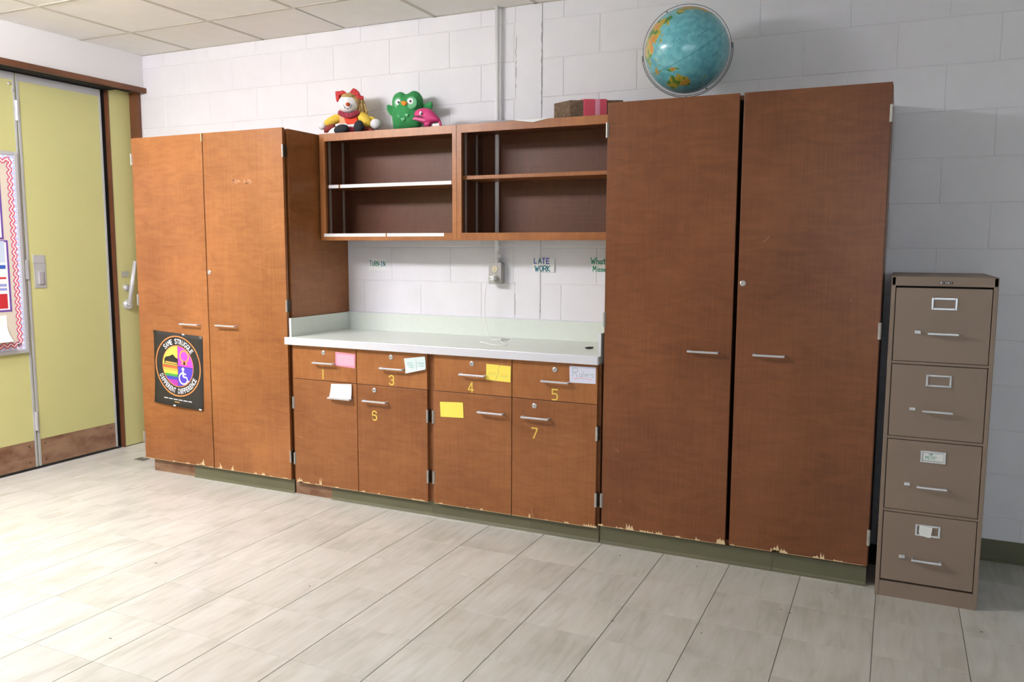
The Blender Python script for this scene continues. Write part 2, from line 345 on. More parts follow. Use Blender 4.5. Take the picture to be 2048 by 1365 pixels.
# rear wall darkened to cut bounce, with a daylight window widened for fill
WX0, WX1, WZ0, WZ1 = -.2, 4.4, .95, 2.45
wr = MB(); wr.box(-4.75, WX0, RY-.14, RY, -.02, 2.95); wr.box(WX1, RX+.12, RY-.14, RY, -.02, 2.95); wr.box(WX0, WX1, RY-.14, RY, -.02, WZ0); wr.box(WX0, WX1, RY-.14, RY, WZ1, 2.95)
struct(wr.build('wall_rear', mat('low_bounce_wall', (150, 142, 128), .7)))
wi = MB()
for a in (WX0, WX0+1.135, WX0+2.27, WX0+3.405, WX1-.06): wi.box(a, a+.06, RY-.10, RY-.04, WZ0, WZ1)
wi.box(WX0, WX1, RY-.10, RY-.04, WZ0, WZ0+.06); wi.box(WX0, WX1, RY-.10, RY-.04, WZ1-.06, WZ1)
struct(wi.build('window_1', ALU))
struct(MB().box(.43, RX, -.006, 0, 0, .1016).box(.43, RX, -.012, -.006, 0, .008).build('baseboard_back', VINYL))
t1 = struct(MB().box(-4.365, -4.325, RY, .002, 2.478, 2.512).build('trim_1', TRIMW, bevel=.004))

# =================================================================== LEFT SIDE: folding partition, small door, board
PX = -4.48
pt = thing('folding_partition', 'tall olive green folding partition with metal edges and brown kick plates', 'partition', (PX, -1.4, 0))
SEAMS = [-.248, -.846, -1.446, -2.046, -2.646, -3.246, -3.846]
for k in range(6):
    y1, y0 = SEAMS[k]-.004, SEAMS[k+1]+.004
    p = bx('panel', OLIVE, pt, PX-.045, PX, y0, y1, .014, 2.47)
    bx('top_rail', STRIP, p, PX, PX+.0025, y0, y1, 2.425, 2.47)
    bx('kick_plate', RUST, p, PX, PX+.002, y0+.022, y1-.014, .016, .187)
    bx('edge_strip', STRIP, p, PX, PX+.005, y1-.014, y1, .014, 2.425, bevel=.001)
    bx('edge_strip', STRIP, p, PX, PX+.005, y0, y0+.016, .014, 2.425, bevel=.001)
    if k < 4:
        for z in (2.245, 1.275, .31):
            mb = MB()
            for q in range(3): mb.tube([(PX+.009, y0-.004, z-.06+q*.0405), (PX+.009, y0-.004, z-.0205+q*.0405)], .009, 10)
            mb.box(PX+.004, PX+.007, y0-.018, y0+.010, z-.06, z+.06); mb.build('hinge', CHROME, pt)
    mb = MB()
    for yy in (y0+.05, y0+.05, y1-.05):
        for z in (.05, .155): mb.tube([(PX+.002, yy, z), (PX+.0045, yy, z)], .004, 8)
    mb.build('kick_plate_screw', HINGED, p)
bx('threshold', BLACK, pt, PX-.05, PX+.006, -3.85, -.225, 0, .013)
bx('jamb_gap_shade', DARK, pt, PX-.05, PX-.012, -.247, -.212, 0, 2.475)  # black box holds the shade of the open gap
bx('track_shade', DARK, pt, PX-.05, -4.366, -3.85, -.19, 2.476, 2.5115)  # track space filled black for the shade under the trim
# latch with a lift-up flap in the nearest panel
mb = MB().box(PX, PX+.004, -.797, -.717, 1.156, 1.315); mb.box(PX, PX+.006, -.80, -.722, 1.312, 1.365)
lp = mb.build('latch_plate', STRIP, pt, bevel=.001)
bx('recess', mat('recess_grey', (176, 175, 173), .5), lp, PX+.004, PX+.0046, -.786, -.728, 1.17, 1.298)
bx('pull', ALU, lp, PX+.0046, PX+.016, -.772, -.742, 1.18, 1.262, bevel=.003)
mb = MB()
for yy, zz in ((-.885, 2.40), (-.865, 2.36)): mb.ell((PX+.006, yy, zz), (.008, .012, .008), 10, 6)
mb.build('glide_button', CHROME, pt, smooth=True)

# small olive door beside the wall corner
dr = struct(MB().box(-4.50, -4.463, -.199, -.031, .006, 2.49).build('door_1', OLIVE))
struct(MB().box(-4.53, -4.460, -.2115, -.200, 0, 2.49).build('trim_2', TRIMW)); struct(MB().box(-4.52, -4.385, -.030, -.001, 0, 2.49).build('trim_3', TRIMW))
dx = -4.463
bx('door_sign', mat('sign_grey', (170, 172, 160), .4), dr, dx, dx+.003, -.165, -.105, 1.208, 1.246)
mb = MB().tube([(dx, -.133, 1.131), (dx+.012, -.133, 1.131), (dx+.02, -.133, 1.131)], [.026, .024, .015], 18); mb.tube([(dx+.02, -.133, 1.131), (dx+.026, -.133, 1.131)], .011, 12)
mb.build('lock_cylinder', CHROME, dr)
mb = MB().tube([(dx, -.128, 1.013), (dx+.010, -.128, 1.013), (dx+.022, -.128, 1.013)], [.036, .035, .026], 20); mb.build('handle_rose', ALU, dr)
A = atx(259, 606, dx+.045); B = atx(270, 523, dx+.045); mb = MB().tube([(dx+.012, -.125, 1.012), A], .015, 12)
mb.tube([A, B], [.0145, .012], 12); mb.build('handle_bar', mat('satin_alu', (216, 216, 220), .3, metal=.3), dr, smooth=True)

# bulletin board on the second panel
BX = PX+.006
bb = thing('bulletin_board', 'beige bulletin board in grey metal frame with a wavy red border on green partition', 'board', (BX, -1.25, .75))
BY1, BY0, BZ0, BZ1 = -.868, -1.75, .755, 1.992
bx('board_panel', mat('beige_board', (214, 204, 186), .8, bump=(600, .1)), bb, BX, BX+.006, BY0, BY1, BZ0, BZ1)
for n_, d in (('frame_rail', (BX, BX+.012, BY1-.022, BY1, BZ0, BZ1)), ('frame_rail', (BX, BX+.012, BY0, BY0+.022, BZ0, BZ1)), ('frame_rail', (BX, BX+.012, BY0+.022, BY1-.022, BZ0, BZ0+.022)), ('frame_rail', (BX, BX+.012, BY0+.022, BY1-.022, BZ1-.022, BZ1))):
    bx(n_, STRIP, bb, *d, bevel=.002)
bo = MB(); xs = BX+.0068
REDB = mat('border_red', (232, 84, 92), .6); BLUB = mat('border_blue', (112, 116, 190), .6); WHB = mat('border_white', (244, 244, 248), .6)
def onb(y, z, l=0): return (xs+l, y, z)
Yv = Vector((0, 1, 0))
# strip of blue with white stars, then a red wave with a white core
e1, e0, f0, f1 = BY1-.022, BY0+.022, BZ0+.022, BZ1-.022
mb = MB(); mb.box(xs, xs+.0004, e1-.034, e1, f0, f1); mb.box(xs, xs+.0004, e0, e0+.034, f0, f1); mb.box(xs, xs+.0004, e0+.034, e1-.034, f0, f0+.034); mb.box(xs, xs+.0004, e0+.034, e1-.034, f1-.034, f1)
brd = mb.build('border_strip', mat('border_pale', (206, 210, 238), .6), bb)
def star(mb, y, z, r, l):
    vs = [(xs+l, y+(r if q % 2 == 0 else r*.42)*math.sin(q*PI/5), z+(r if q % 2 == 0 else r*.42)*math.cos(q*PI/5)) for q in range(10)]+[(xs+l, y, z)]
    mb.add(vs, [(q, (q+1) % 10, 10) for q in range(10)])
mb = MB(); dots = MB(); z = f0+.012
while z < f1-.005:
    star(mb, e1-.014, z, .0125, .0008)
    for q in range(2): dots.box(xs+.0004, xs+.0007, e1-.004, e1-.001, z-.008+q*.016, z-.004+q*.016); dots.box(xs+.0004, xs+.0007, e1-.027, e1-.024, z-.008+q*.016, z-.004+q*.016)
    z += .033
y = e1-.05
while y > e0: star(mb, y, f0+.013, .0125, .0008); star(mb, y, f1-.013, .0125, .0008); y -= .033
mb.build('border_stars', WHB, bb); dots.build('border_dots', BLUB, bb)
def wave(z0_, z1_, y_, amp, per): return [(y_+amp*math.sin(2*PI*(z0_+(z1_-z0_)*i/140)/per), z0_+(z1_-z0_)*i/140) for i in range(141)]
for nm, m_, wd, l in (('border_wave_outline', BLUB, .022, .0012), ('border_wave_red', REDB, .019, .0015), ('border_wave_core', WHB, .007, .0018)):
    mb = MB(); mb.strokes([wave(f0+.03, f1-.02, e1-.034, .0085, .0435)], (xs+l, 0, 0), Y_, Z_, wd)
    for zz in (f0+.034, f1-.034): mb.strokes([[(e1-.04-i*.004, zz+.0085*math.sin(2*PI*i*.004/.0435)) for i in range(200)]], (xs+l, 0, 0), Y_, Z_, wd)
    mb.build(nm, m_, bb)
def sheet(name, label, y0, y1, z0, z1, m, cat='poster', curl=0, x=None):
    x = x or BX+.0085; n = 8; vs = []; fs = []
    for i in range(n+1):
        t = i/n; z = z1+(z0-z1)*t
        for yy in (y0, y1): vs.append((x+curl*max(0, t-.4)**2*2.5, yy, z)); 
    for i in range(n): fs.append((2*i, 2*i+1, 2*i+3, 2*i+2))
    o = MB().add(vs, fs).build(name, m); sm = o.modifiers.new('thickness', 'SOLIDIFY'); sm.thickness = .0006; return tag(o, label, cat)
PUR = mat('purple_border', (108, 72, 158), .6)
for k, (za, zb, lab) in enumerate(((1.46, 1.95, 'upper white poster with purple edge on beige bulletin board'), (1.02, 1.455, 'lower white poster with purple edge and red panel on bulletin board'))):
    s_ = thing('wall_poster', lab, 'poster', (BX, -1.2, za), 'posters on the bulletin board')
    yr = -.962 if k else -.985
    bx('border', PUR, s_, BX+.007, BX+.0076, yr-.45, yr, za, zb); bx('sheet', PAPER, s_, BX+.0076, BX+.008, yr-.44, yr-.012, za+.012, zb-.012)
    if k:
        for d, c in (((.30, .43), (196, 210, 226)), ((.262, .285), (48, 92, 176)), ((.20, .212), (200, 60, 60)), ((.155, .17), (146, 156, 214)), ((.13, .145), (146, 156, 214)), ((.02, .11), (190, 40, 48))):
            bx('print', mat('print_%d_%d_%d' % c, c, .6), s_, BX+.008, BX+.0084, yr-.40, yr-.024, za+d[0], za+d[1])
sheet('paper_sheet', 'curled white sheet pinned low on the beige bulletin board', -1.30, -1.0, .84, 1.0, PAPER, 'paper', .06)

# =================================================================== CABINETS
FY = -.575                      # front face of every door
def hinge(parent, x, z, side, plate=.016, y=FY):
    """five-knuckle hinge on a door edge; side=+1: carcass lies towards +x"""
    mb = MB()
    for q in range(5): mb.tube([(x+side*.002, y-.003, z-.034+q*.0137), (x+side*.002, y-.003, z-.034+q*.0137+.0127)], .0052, 8, 0)
    mb.box(min(x, x-side*.006), max(x, x-side*.006), y-.002, y, z-.034, z+.034, 0)
    mb.box(min(x+side*.003, x+side*plate), max(x+side*.003, x+side*plate), y+.006, y+.03, z-.034, z+.034, 1)
    return mb.build('hinge', [HINGE, HINGED], parent)
def handle(parent, u0, v0, u1, v1, y=FY):
    a, b = at(u0, v0, y-.028), at(u1, v1, y-.028); z = (a.z+b.z)/2; mb = MB(); t = .0045
    mb.box(a.x, b.x, y-.033, y-.024, z-t, z+t); mb.box(a.x, a.x+.010, y-.024, y, z-t, z+t); mb.box(b.x-.010, b.x, y-.024, y, z-t, z+t)
    return mb.build('handle', ALU, parent, bevel=.0015)
def lock(parent, u, v, y=FY):
    p = at(u, v, y); mb = MB().tube([(p.x, y, p.z), (p.x, y-.004, p.z), (p.x, y-.005, p.z)], [.0125, .0125, .0105], 20)
    o = mb.build('lock', CHROME, parent)
    if parent.parent is None or parent.parent.parent is None:
        pass
    k = MB().tube([(p.x, y-.005, p.z), (p.x, y-.0056, p.z)], .006, 14, 0).box(p.x-.0045, p.x+.0045, y-.0062, y-.0056, p.z-.0012, p.z+.0012, 1)
    k.build('key_slot', [HINGE, BLACK], parent); return o
def chips(parent, x0, x1, z, y, spots, seed):
    """splintered pale patches along the lower edge of a door; spots = (x, height, width)"""
    random.seed(seed); mb = MB(); f = y-.0007; spots = [(a, b_*1.1+.002, c*1.35) for a, b_, c in spots]
    for x, h, wd in spots:
        n = max(3, int(wd/.006)); pts = [(x-wd/2, z)]
        for i in range(n): pts.append((x-wd/2+wd*(i+.5)/n, z+1.25*h*random.uniform(.35, 1)*(1 if i % 2 == 0 else .45)))
        pts.append((x+wd/2, z)); base = len(pts)
        for i in range(1, base-1): mb.add([(pts[i-1][0], f, z), (pts[i-1][0], f, pts[i-1][1]), (pts[i][0], f, pts[i][1]), (pts[i][0], f, z)], [(0, 1, 2, 3)])
        mb.add([(pts[-2][0], f, z), (pts[-2][0], f, pts[-2][1]), (pts[-1][0], f, z)], [(0, 1, 2)])
    mb.box(x0+.002, x1-.002, y-.0006, y, z-.0004, z+.0012)
    return mb.build('chipped_edge', PALE, parent)
def vinyl(parent, x0, x1, y=-.552, h=.082):
    mb = MB(); prof = [(y, h), (y-.003, h), (y-.003, .014), (y-.007, .005), (y-.013, 0), (y, 0)]; n = len(prof)
    mb.add([(x0, p[0], p[1]) for p in prof]+[(x1, p[0], p[1]) for p in prof], [tuple(range(n)), tuple(range(2*n-1, n-1, -1))]+[(i, (i+1) % n, n+(i+1) % n, n+i) for i in range(n)])
    return mb.build('vinyl_base', VINYL, parent)

def tall_cabinet(WOOD, x0, x1, xm0, xm1, zb, zt, label, hs, lk, hz, hl, hr):
    t = thing('tall_cabinet', label, 'cabinet', ((x0+x1)/2, -.28, 0), 'tall cupboards at the two ends')
    for a, b in ((x0, x0+.02), (x1-.02, x1)): bx('side_panel', WOOD, t, a, b, -.537, -.001, .083, zt-.003)
    bx('top_panel', WOOD, t, x0+.02, x1-.02, -.537, -.001, zt-.024, zt-.004)
    bx('back_panel', WOODIN, t, x0+.02, x1-.02, -.008, -.002, .083, zt-.024); bx('bottom_panel', WOOD, t, x0+.02, x1-.02, -.537, -.008, .083, .103)
    bx('toe_kick', RUST, t, x0+(.045 if x0 < -2 else .002), x1-.005, -.550, -.52, 0, .083)
    ds = []
    for k, (a, b) in enumerate(((x0-.004 if x0 < -2 else x0+.013, xm0), (xm1, x1-.006 if x1 < 0 else x1-.002))):
        d = bx('door', WOOD, t, a, b, FY, FY+.02, zb, zt, bevel=.0015); ds.append(d)
        handle(d, *hs[k]); 
        for z in hz: hinge(d, a if k == 0 else b, z, -1 if k == 0 else 1, .004)
    lock(ds[1], *lk)
    return t, ds
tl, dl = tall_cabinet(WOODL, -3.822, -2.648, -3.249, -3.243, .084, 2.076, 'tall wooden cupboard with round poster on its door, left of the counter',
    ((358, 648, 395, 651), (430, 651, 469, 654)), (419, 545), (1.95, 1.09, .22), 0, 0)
vinyl(tl, -3.425, -2.6475)
chips(dl[0], -3.82, -3.25, .084, FY, [(-3.83+.25, .006, .02), (-3.46, .008, .03), (-3.37, .008, .03), (-3.335, .034, .022), (-3.345, .012, .04), (-3.27, .006, .03)], 1)
chips(dl[1], -3.24, -2.656, .084, FY, [(-3.19, .028, .016), (-3.10, .03, .014), (-3.205, .008, .02), (-2.92, .012, .02), (-2.86, .012, .02), (-2.80, .008, .02), (-2.70, .006, .03)], 2)
# splintered top corner
MB().box(-3.2545, -3.249, FY-.0008, FY+.01, 2.03, 2.077).build('splintered_corner', PALE, dl[0])
sm = MB(); random.seed(5)
for i in range(26):
    p = at(462+(random.uniform(0, 16) if i % 2 else random.uniform(25, 38)), 361+random.uniform(0, 7), FY)
    sm.box(p.x, p.x+random.uniform(.006, .02), FY-.0005, FY-.0002, p.z, p.z+random.uniform(.004, .009))
stuff(sm.build('tape_residue', mat('residue', (190, 138, 104), .8), dl[1]))
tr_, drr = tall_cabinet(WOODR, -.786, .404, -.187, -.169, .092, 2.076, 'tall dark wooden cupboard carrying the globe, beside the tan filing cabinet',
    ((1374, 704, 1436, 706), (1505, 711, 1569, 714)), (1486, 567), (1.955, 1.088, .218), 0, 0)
vinyl(tr_, -.785, .018); vinyl(tr_, .019, .40)
chips(drr[0], -.78, -.19, .092, FY, [(-.775, .012, .02), (-.68, .008, .03), (-.63, .022, .03), (-.55, .008, .05), (-.49, .010, .025), (-.40, .008, .02), (-.31, .012, .016), (-.205, .03, .03)], 3)
chips(drr[1], -.168, .39, .094, FY, [(-.155, .008, .014), (.03, .026, .03), (.05, .014, .05), (.20, .01, .02), (.225, .022, .014), (.29, .006, .03)], 4)

def glyph(parent, ch, u, v, h=.050):
    p = at(u, v, FY); return write(MB(), ch, (p.x-.018, FY-.0003, p.z-h/2), X_, Z_, h, .0068, .0004, 0, sx=1.0).build('number', NUMY, parent)
def base_cabinet(x0, x1, c, label, dx, draw, door, vs):
    t = thing('base_cabinet', label, 'cabinet', ((x0+x1)/2, -.28, 0), 'base cupboards under the counter')
    for a, b in ((x0, x0+.02), (x1-.02, x1)): bx('side_panel', WOOD, t, a, b, -.555, -.001, .078, .874)
    bx('bottom_panel', WOOD, t, x0+.02, x1-.02, -.55, -.01, .078, .098); bx('back_panel', WOODIN, t, x0+.02, x1-.02, -.01, -.004, .098, .874)
    bx('face_rail', WOODH, t, x0+.02, x1-.02, -.553, -.53, .66, .70); bx('top_rail', WOODH, t, x0+.02, x1-.02, -.553, -.53, .85, .874); bx('centre_stile', WOOD, t, c-.02, c+.02, -.553, -.53, .098, .874)
    bx('toe_kick', RUST, t, x0, x1, -.550, -.52, 0, .078)
    for a, b in vs: vinyl(t, a, b, h=.078)
    xs_ = ((dx[0], c-.002), (c+.002, dx[1]))
    for k in range(2):
        d = bx('drawer', WOODH, t, xs_[k][0]+(.004 if k == 0 else 0), xs_[k][1], FY, FY+.02, .6815, .8725, bevel=.0012)
        h_, l_, n_ = draw[k]; handle(d, *h_); lock(d, *l_); glyph(d, *n_)
        q = bx('door', WOODM, t, xs_[k][0], xs_[k][1], FY, FY+.02, .077, .6785, bevel=.0012)
        h_, l_, n_ = door[k]; handle(q, *h_)
        if l_: lock(q, *l_)
        if n_: glyph(q, *n_)
        for z in (.54, .215): hinge(q, xs_[k][k], z, -1 if k == 0 else 1, .010)
        chips(q, xs_[k][0], xs_[k][1], .077, FY, CH[(label[-5:], k)], 11+k)
    return t
CH = {('board', 0): [(-2.59, .022, .03), (-2.56, .006, .06), (-2.46, .008, .03), (-2.445, .055, .013), (-2.33, .006, .02)], ('board', 1): [(-2.15, .008, .02), (-2.05, .016, .008), (-1.80, .006, .06)],
      ('globe', 0): [(-1.66, .006, .02), (-1.50, .006, .015), (-1.42, .01, .012)], ('globe', 1): [(-1.15, .022, .008), (-1.06, .006, .02), (-.95, .008, .02), (-.83, .012, .05)]}
base_cabinet(-2.640, -1.7215, -2.184, 'base cupboard numbered 1, 3 and 6, nearer the bulletin board', (-2.621, -1.7385),
    (((624, 726, 665, 729), (647, 706), ('1', 647, 749)), ((758, 738, 804, 740), (782, 715), ('3', 784, 761))),
    (((655, 797, 699, 800), None, None), ((724, 803, 771, 806), (749, 781), ('6', 750, 832))), ((-2.38, -1.7215),))
base_cabinet(-1.7205, -.790, -1.2495, 'base cupboard numbered 4, 5 and 7, below the outlet, nearer the globe', (-1.7005, -.803),
    (((917, 750, 968, 753), (944, 728), ('4', 943, 775)), ((1081, 764, 1136, 766), (1110, 740), ('5', 1111, 790))),
    (((954, 826, 1005, 829), None, None), ((1041, 836, 1096, 839), (1069, 812), ('7', 1070, 867))), ((-1.7205, -1.152), (-1.151, -.7905)))

SCR = mat('scratch_pale', (178, 132, 98), .8)
def scratch(parent, pts, wd=.0014): 
    q = [at(u, v, FY-.0004) for u, v in pts]; MB().strokes([[(p.x, p.z) for p in q]], (0, FY-.0005, 0), X_, Z_, wd).build('scratch', SCR, parent)
def child(root, name, k): return [c for c in root.children if c.name.split('.')[0] == name][k]
B1, B2 = bpy.data.objects['base_cabinet'], bpy.data.objects['base_cabinet.001']
scratch(child(B2, 'door', 1), [(1062, 1019), (1064, 1026), (1066, 1034)], .003); scratch(child(B2, 'door', 1), [(1130, 871), (1138, 873)]); scratch(child(B2, 'door', 0), [(979, 868), (983, 872)])
scratch(child(B1, 'door', 1), [(839, 864), (845, 868)]); scratch(child(B1, 'door', 0), [(800, 823), (806, 823)]) if False else None
scratch(child(B1, 'door', 0), [(598, 873), (606, 876)], .003); scratch(child(B1, 'drawer', 0), [(663, 716), (665, 728)]); scratch(child(B2, 'drawer', 0), [(997, 784), (1004, 785)], .002)
scratch(drr[0], [(1231, 899), (1235, 902), (1238, 905)], .002); scratch(drr[0], [(1238, 1006), (1242, 1000)]); scratch(drr[1], [(1701, 601), (1702, 602)], .003); scratch(drr[1], [(1527, 484), (1534, 478), (1539, 473)], .002)
scratch(dl[1], [(545, 935), (562, 948)] if False else [(541, 949), (560, 951)], .0016); scratch(dl[0], [(370, 855), (372, 848), (373, 842)], .0016)

# ---- countertop
ct = thing('countertop', 'pale green laminate countertop with metal edge and backsplash', 'countertop', (-1.7, -.3, .876))
bx('worktop', LAM, ct, -2.647, -.7905, -.592, -.001, .876, .914)
mb = MB(); mb.box(-2.655, -.80, -.602, -.592, .874, .9155); mb.tube([(-.80, -.592, .874), (-.80, -.592, .9155)], .010, 20)
mb.build('edge_band', EDGE, ct, bevel=.002)
bx('backsplash', LAM, ct, -2.647, -.7905, -.020, -.001, .914, 1.020); bx('splash_cap', EDGE, ct, -2.647, -.7905, -.021, -.001, 1.020, 1.023)
for a, b in ((-2.6465, -2.632), (-.804, -.7905)):
    s_ = bx('side_splash', LAM, ct, a, b, -.566, -.021, .914, 1.020); bx('splash_edge', EDGE, s_, a, b, -.568, -.566, .914, 1.020)

# ---- open wall cabinets above the counter
UY = -.282
def wall_cabinet(x0, x1, label, shelf_z, strip, sl, sr):
    t = thing('wall_cabinet', label, 'shelf', ((x0+x1)/2, UY/2, 1.455), 'open wall cabinets above the counter')
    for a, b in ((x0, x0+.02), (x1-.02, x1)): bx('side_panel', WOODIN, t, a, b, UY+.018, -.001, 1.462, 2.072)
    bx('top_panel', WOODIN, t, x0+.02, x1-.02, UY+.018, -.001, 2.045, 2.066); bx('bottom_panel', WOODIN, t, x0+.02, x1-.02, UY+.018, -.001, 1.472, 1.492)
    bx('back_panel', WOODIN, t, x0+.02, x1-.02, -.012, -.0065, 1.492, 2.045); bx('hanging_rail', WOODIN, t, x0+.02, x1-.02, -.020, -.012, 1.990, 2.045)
    bx('face_rail', WOODH, t, x0, x1, UY, UY+.018, 2.030, 2.074, bevel=.001); bx('face_rail', WOODH, t, x0, x1, UY, UY+.018, 1.459, 1.500, bevel=.001)
    bx('face_stile', WOODH, t, x0, x0+sl, UY-.0004, UY+.018, 1.459, 2.074, bevel=.001); bx('face_stile', WOODH, t, x1-sr, x1, UY-.0004, UY+.018, 1.459, 2.074, bevel=.001)
    sh = bx('shelf', WOODH, t, x0+.022, x1-.022, UY+.03, -.021, shelf_z, shelf_z+.020, bevel=.001)
    for y in (-.215, -.085):
        for a, b in ((x0+.020, x0+.024), (x1-.024, x1-.020)): bx('shelf_standard', HINGE, t, a, b, y-.008, y+.008, 1.495, 2.044)
    return t, sh
w1, sh1 = wall_cabinet(-2.632, -1.7215, 'open wall cabinet with white strips on its shelf edges, under the doll', 1.763, 1, .038, .026)
w2, sh2 = wall_cabinet(-1.7205, -.790, 'open wall cabinet holding a metal conduit, next to the globe cupboard', 1.786, 0, .030, .03)
def strip(parent, segs, y, z0, z1):
    for a, b in segs: bx('label_strip', WHITE, parent, a, b, y-.0012, y, z0, z1)
strip(sh1, ((-2.592, -2.522), (-2.510, -1.770)), UY+.03, 1.7635, 1.7825)
strip(w1, ((-2.610, -2.18), (-2.17, -1.80)), UY, 1.4815, 1.4995)

# =================================================================== CONDUIT, OUTLET, CHARGER
ob = thing('outlet_box', 'grey metal outlet box with ivory socket and conduit on the block wall', 'outlet', (-1.605, 0, 1.277))
bx('box_body', GREYMETAL, ob, -1.640, -1.566, -.050, 0, 1.218, 1.335, bevel=.004)
bx('cover_plate', mat('cover_steel', (172, 170, 166), .45, metal=.2), ob, -1.642, -1.564, -.053, -.050, 1.216, 1.337, bevel=.001)
for zz in (1.302, 1.252):
    s_ = MB().tube([(-1.603, -.053, zz), (-1.603, -.056, zz)], .0165, 18).build('socket', IVORY, ob)
    MB().box(-1.610, -1.608, -.0566, -.056, zz, zz+.010).box(-1.599, -1.597, -.0566, -.056, zz, zz+.009).tube([(-1.603, -.056, zz-.007), (-1.603, -.0566, zz-.007)], .003, 8).build('slots', BLACK, s_)
MB().tube([(-1.601, -.030, 1.40), (-1.601, -.030, 2.735)], .0125, 14).build('conduit', mat('painted_conduit', (236, 235, 236), .45), ob, smooth=True)
MB().tube([(-1.601, -.030, 1.335), (-1.601, -.030, 1.36), (-1.601, -.030, 1.362), (-1.601, -.030, 1.40)], [.0165, .0165, .014, .014], 14).box(-1.588, -1.578, -.036, -.024, 1.366, 1.380).build('connector', mat('painted_conduit', (206, 205, 204)), ob)
ch = thing('phone_charger', 'white charger plugged into the outlet with its cord hanging to the counter', 'charger', (-1.61, -.05, 1.25))
bx('adapter', WHITE, ch, -1.617, -1.589, -.094, -.0567, 1.238, 1.264, bevel=.004)
P = [(-1.607, -.094, 1.250), (-1.612, -.115, 1.247), (-1.622, -.115, 1.225), (-1.640, -.10, 1.16), (-1.650, -.09, 1.09), (-1.640, -.10, 1.03), (-1.615, -.12, .96), (-1.588, -.15, .928), (-1.56, -.18, .9166), (-1.52, -.20, .9166), (-1.488, -.17, .9166), (-1.480, -.12, .9166), (-1.505, -.105, .9166), (-1.520, -.13, .9166), (-1.495, -.20, .9166), (-1.44, -.29, .9166), (-1.378, -.37, .9166), (-1.375, -.41, .9166), (-1.42, -.42, .9166), (-1.47, -.39, .9166), (-1.50, -.36, .9166), (-1.53, -.345, .9166)]
def smooth_path(P, n=6):
    P = [Vector(p) for p in P]; out = []
    for i in range(len(P)-1):
        a, b, c, d = P[max(i-1, 0)], P[i], P[i+1], P[min(i+2, len(P)-1)]
        for k in range(n):
            t = k/n; out.append(.5*((2*b)+(c-a)*t+(2*a-5*b+4*c-d)*t*t+(3*b-a-3*c+d)*t**3))
    return out+[P[-1]]
MB().tube(smooth_path(P), .0022, 6).build('cord', WHITE, ch, smooth=True)
MB().tube([(-1.53, -.345, .9175), (-1.545, -.338, .9175), (-1.552, -.335, .9175)], [.0033, .0033, .002], 8).build('cord_tip', WHITE, ch)
p = atz(1178, 696, .919); o = MB().ell(p, (.013, .022, .005), 14, 8, M=Matrix.Rotation(-.9, 3, 'Z')).tube([p+Vector((.004, .012, .001)), p+Vector((.012, .028, 0))], .003, 6).build('binder_clip', BLACK, smooth=True)
tag(o, 'small black clip lying at the right end of the counter', 'clip')
p = atz(680, 659, .918); o = MB().pillow([p+Vector((.016*math.cos(a), .008*math.sin(a*2), .008*math.sin(a))) for a in [i*PI/5 for i in range(10)]], (0, 1, .3), .003, 3).build('paper_scrap', PAPER)
tag(o, 'tiny crumpled white scrap in the back left corner of the counter', 'scrap')

# =================================================================== SIGNS AND CARDS
def card(name, label, cor, y, m, cat, group=None, curl=0, thick=.0006):
    """paper from four photo corners tl,tr,br,bl on plane y"""
    c = [at(u, v, y) for u, v in cor]; n = 6; vs = []; fs = []
    for i in range(n+1):
        t = i/n; a, b = c[0].lerp(c[3], t), c[1].lerp(c[2], t)
        for p in (a, b): vs.append((p.x, y-.0012-curl*max(0, t-.3)**2, p.z))
    for i in range(n): fs.append((2*i, 2*i+1, 2*i+3, 2*i+2))
    t = thing(name, label, cat, ((c[0].x+c[1].x)/2, y, c[3].z), group)
    o = MB().add(vs, fs).build('sheet', m, t); sm = o.modifiers.new('thickness', 'SOLIDIFY'); sm.thickness = thick; sm.offset = 0
    return t, c
def sign(label, cor, lines, sy=-.0005):
    t, c = card('wall_sign', label, cor, sy, PAPER, 'sign', 'handwritten wall signs')
    ux = (c[1]-c[0]).normalized(); uy = Z_
    for txt, u, v, h, wd, m, adv in lines:
        p = at(u, v, sy-.002); write(MB(), txt, (p.x, sy-.0023, p.z), ux, uy, h, wd, .0002, adv=adv).build('lettering', m, t)
sign('small white TURN-IN sign beside the left cupboard', ((738, 517), (772.5, 517), (773, 541.5), (737.5, 541)), ())
t_ = bpy.data.objects['wall_sign']
p = at(739.5, 532, -.003); q = at(772, 532, -.003); k = (q.x-p.x)
for ch_, f0_, m_, hh in (('T', 0, INKT, .031), ('U', .16, INKG, .024), ('R', .31, INKT, .027), ('N', .46, INKG, .027), ('-', .585, INKT, .020), ('I', .69, INKT, .026), ('N', .84, INKT, .027)):
    write(MB(), ch_, (p.x+f0_*k, -.0028, p.z), X_, Z_, hh, .0042, .0002, sx=.74).build('lettering', m_, t_)
sign('white LATE WORK sign across the wall column', ((1064, 515.5), (1109, 516), (1108.5, 544.5), (1065, 543.5)), (
    ('L', 1068.5, 527, .028, .0052, INKB, .9), ('A', 1077, 527, .028, .0052, INKT, .9), ('TE', 1084.5, 527.5, .028, .0052, INKB, .92), ('WORK', 1070, 542.5, .029, .0052, INKT, .78)), -.0066)
sign('white What I Missed sign half hidden behind the right cupboard', ((1180.5, 515.5), (1228, 516), (1227, 545), (1184.5, 544)), (
    ('What', 1182, 528, .032, .005, INKG, .8), ('Missed', 1186, 543, .028, .0046, INKG, .8), ('I', 1211, 528, .03, .0038, INKG, .8)))
CY_ = FY-.0006
t, c = card('paper_card', 'pink card taped beside the handle of drawer 1', ((671, 704), (711, 709), (710, 737.5), (671, 731.5)), CY_, PINK2, 'card', 'cards taped to the base cupboards')
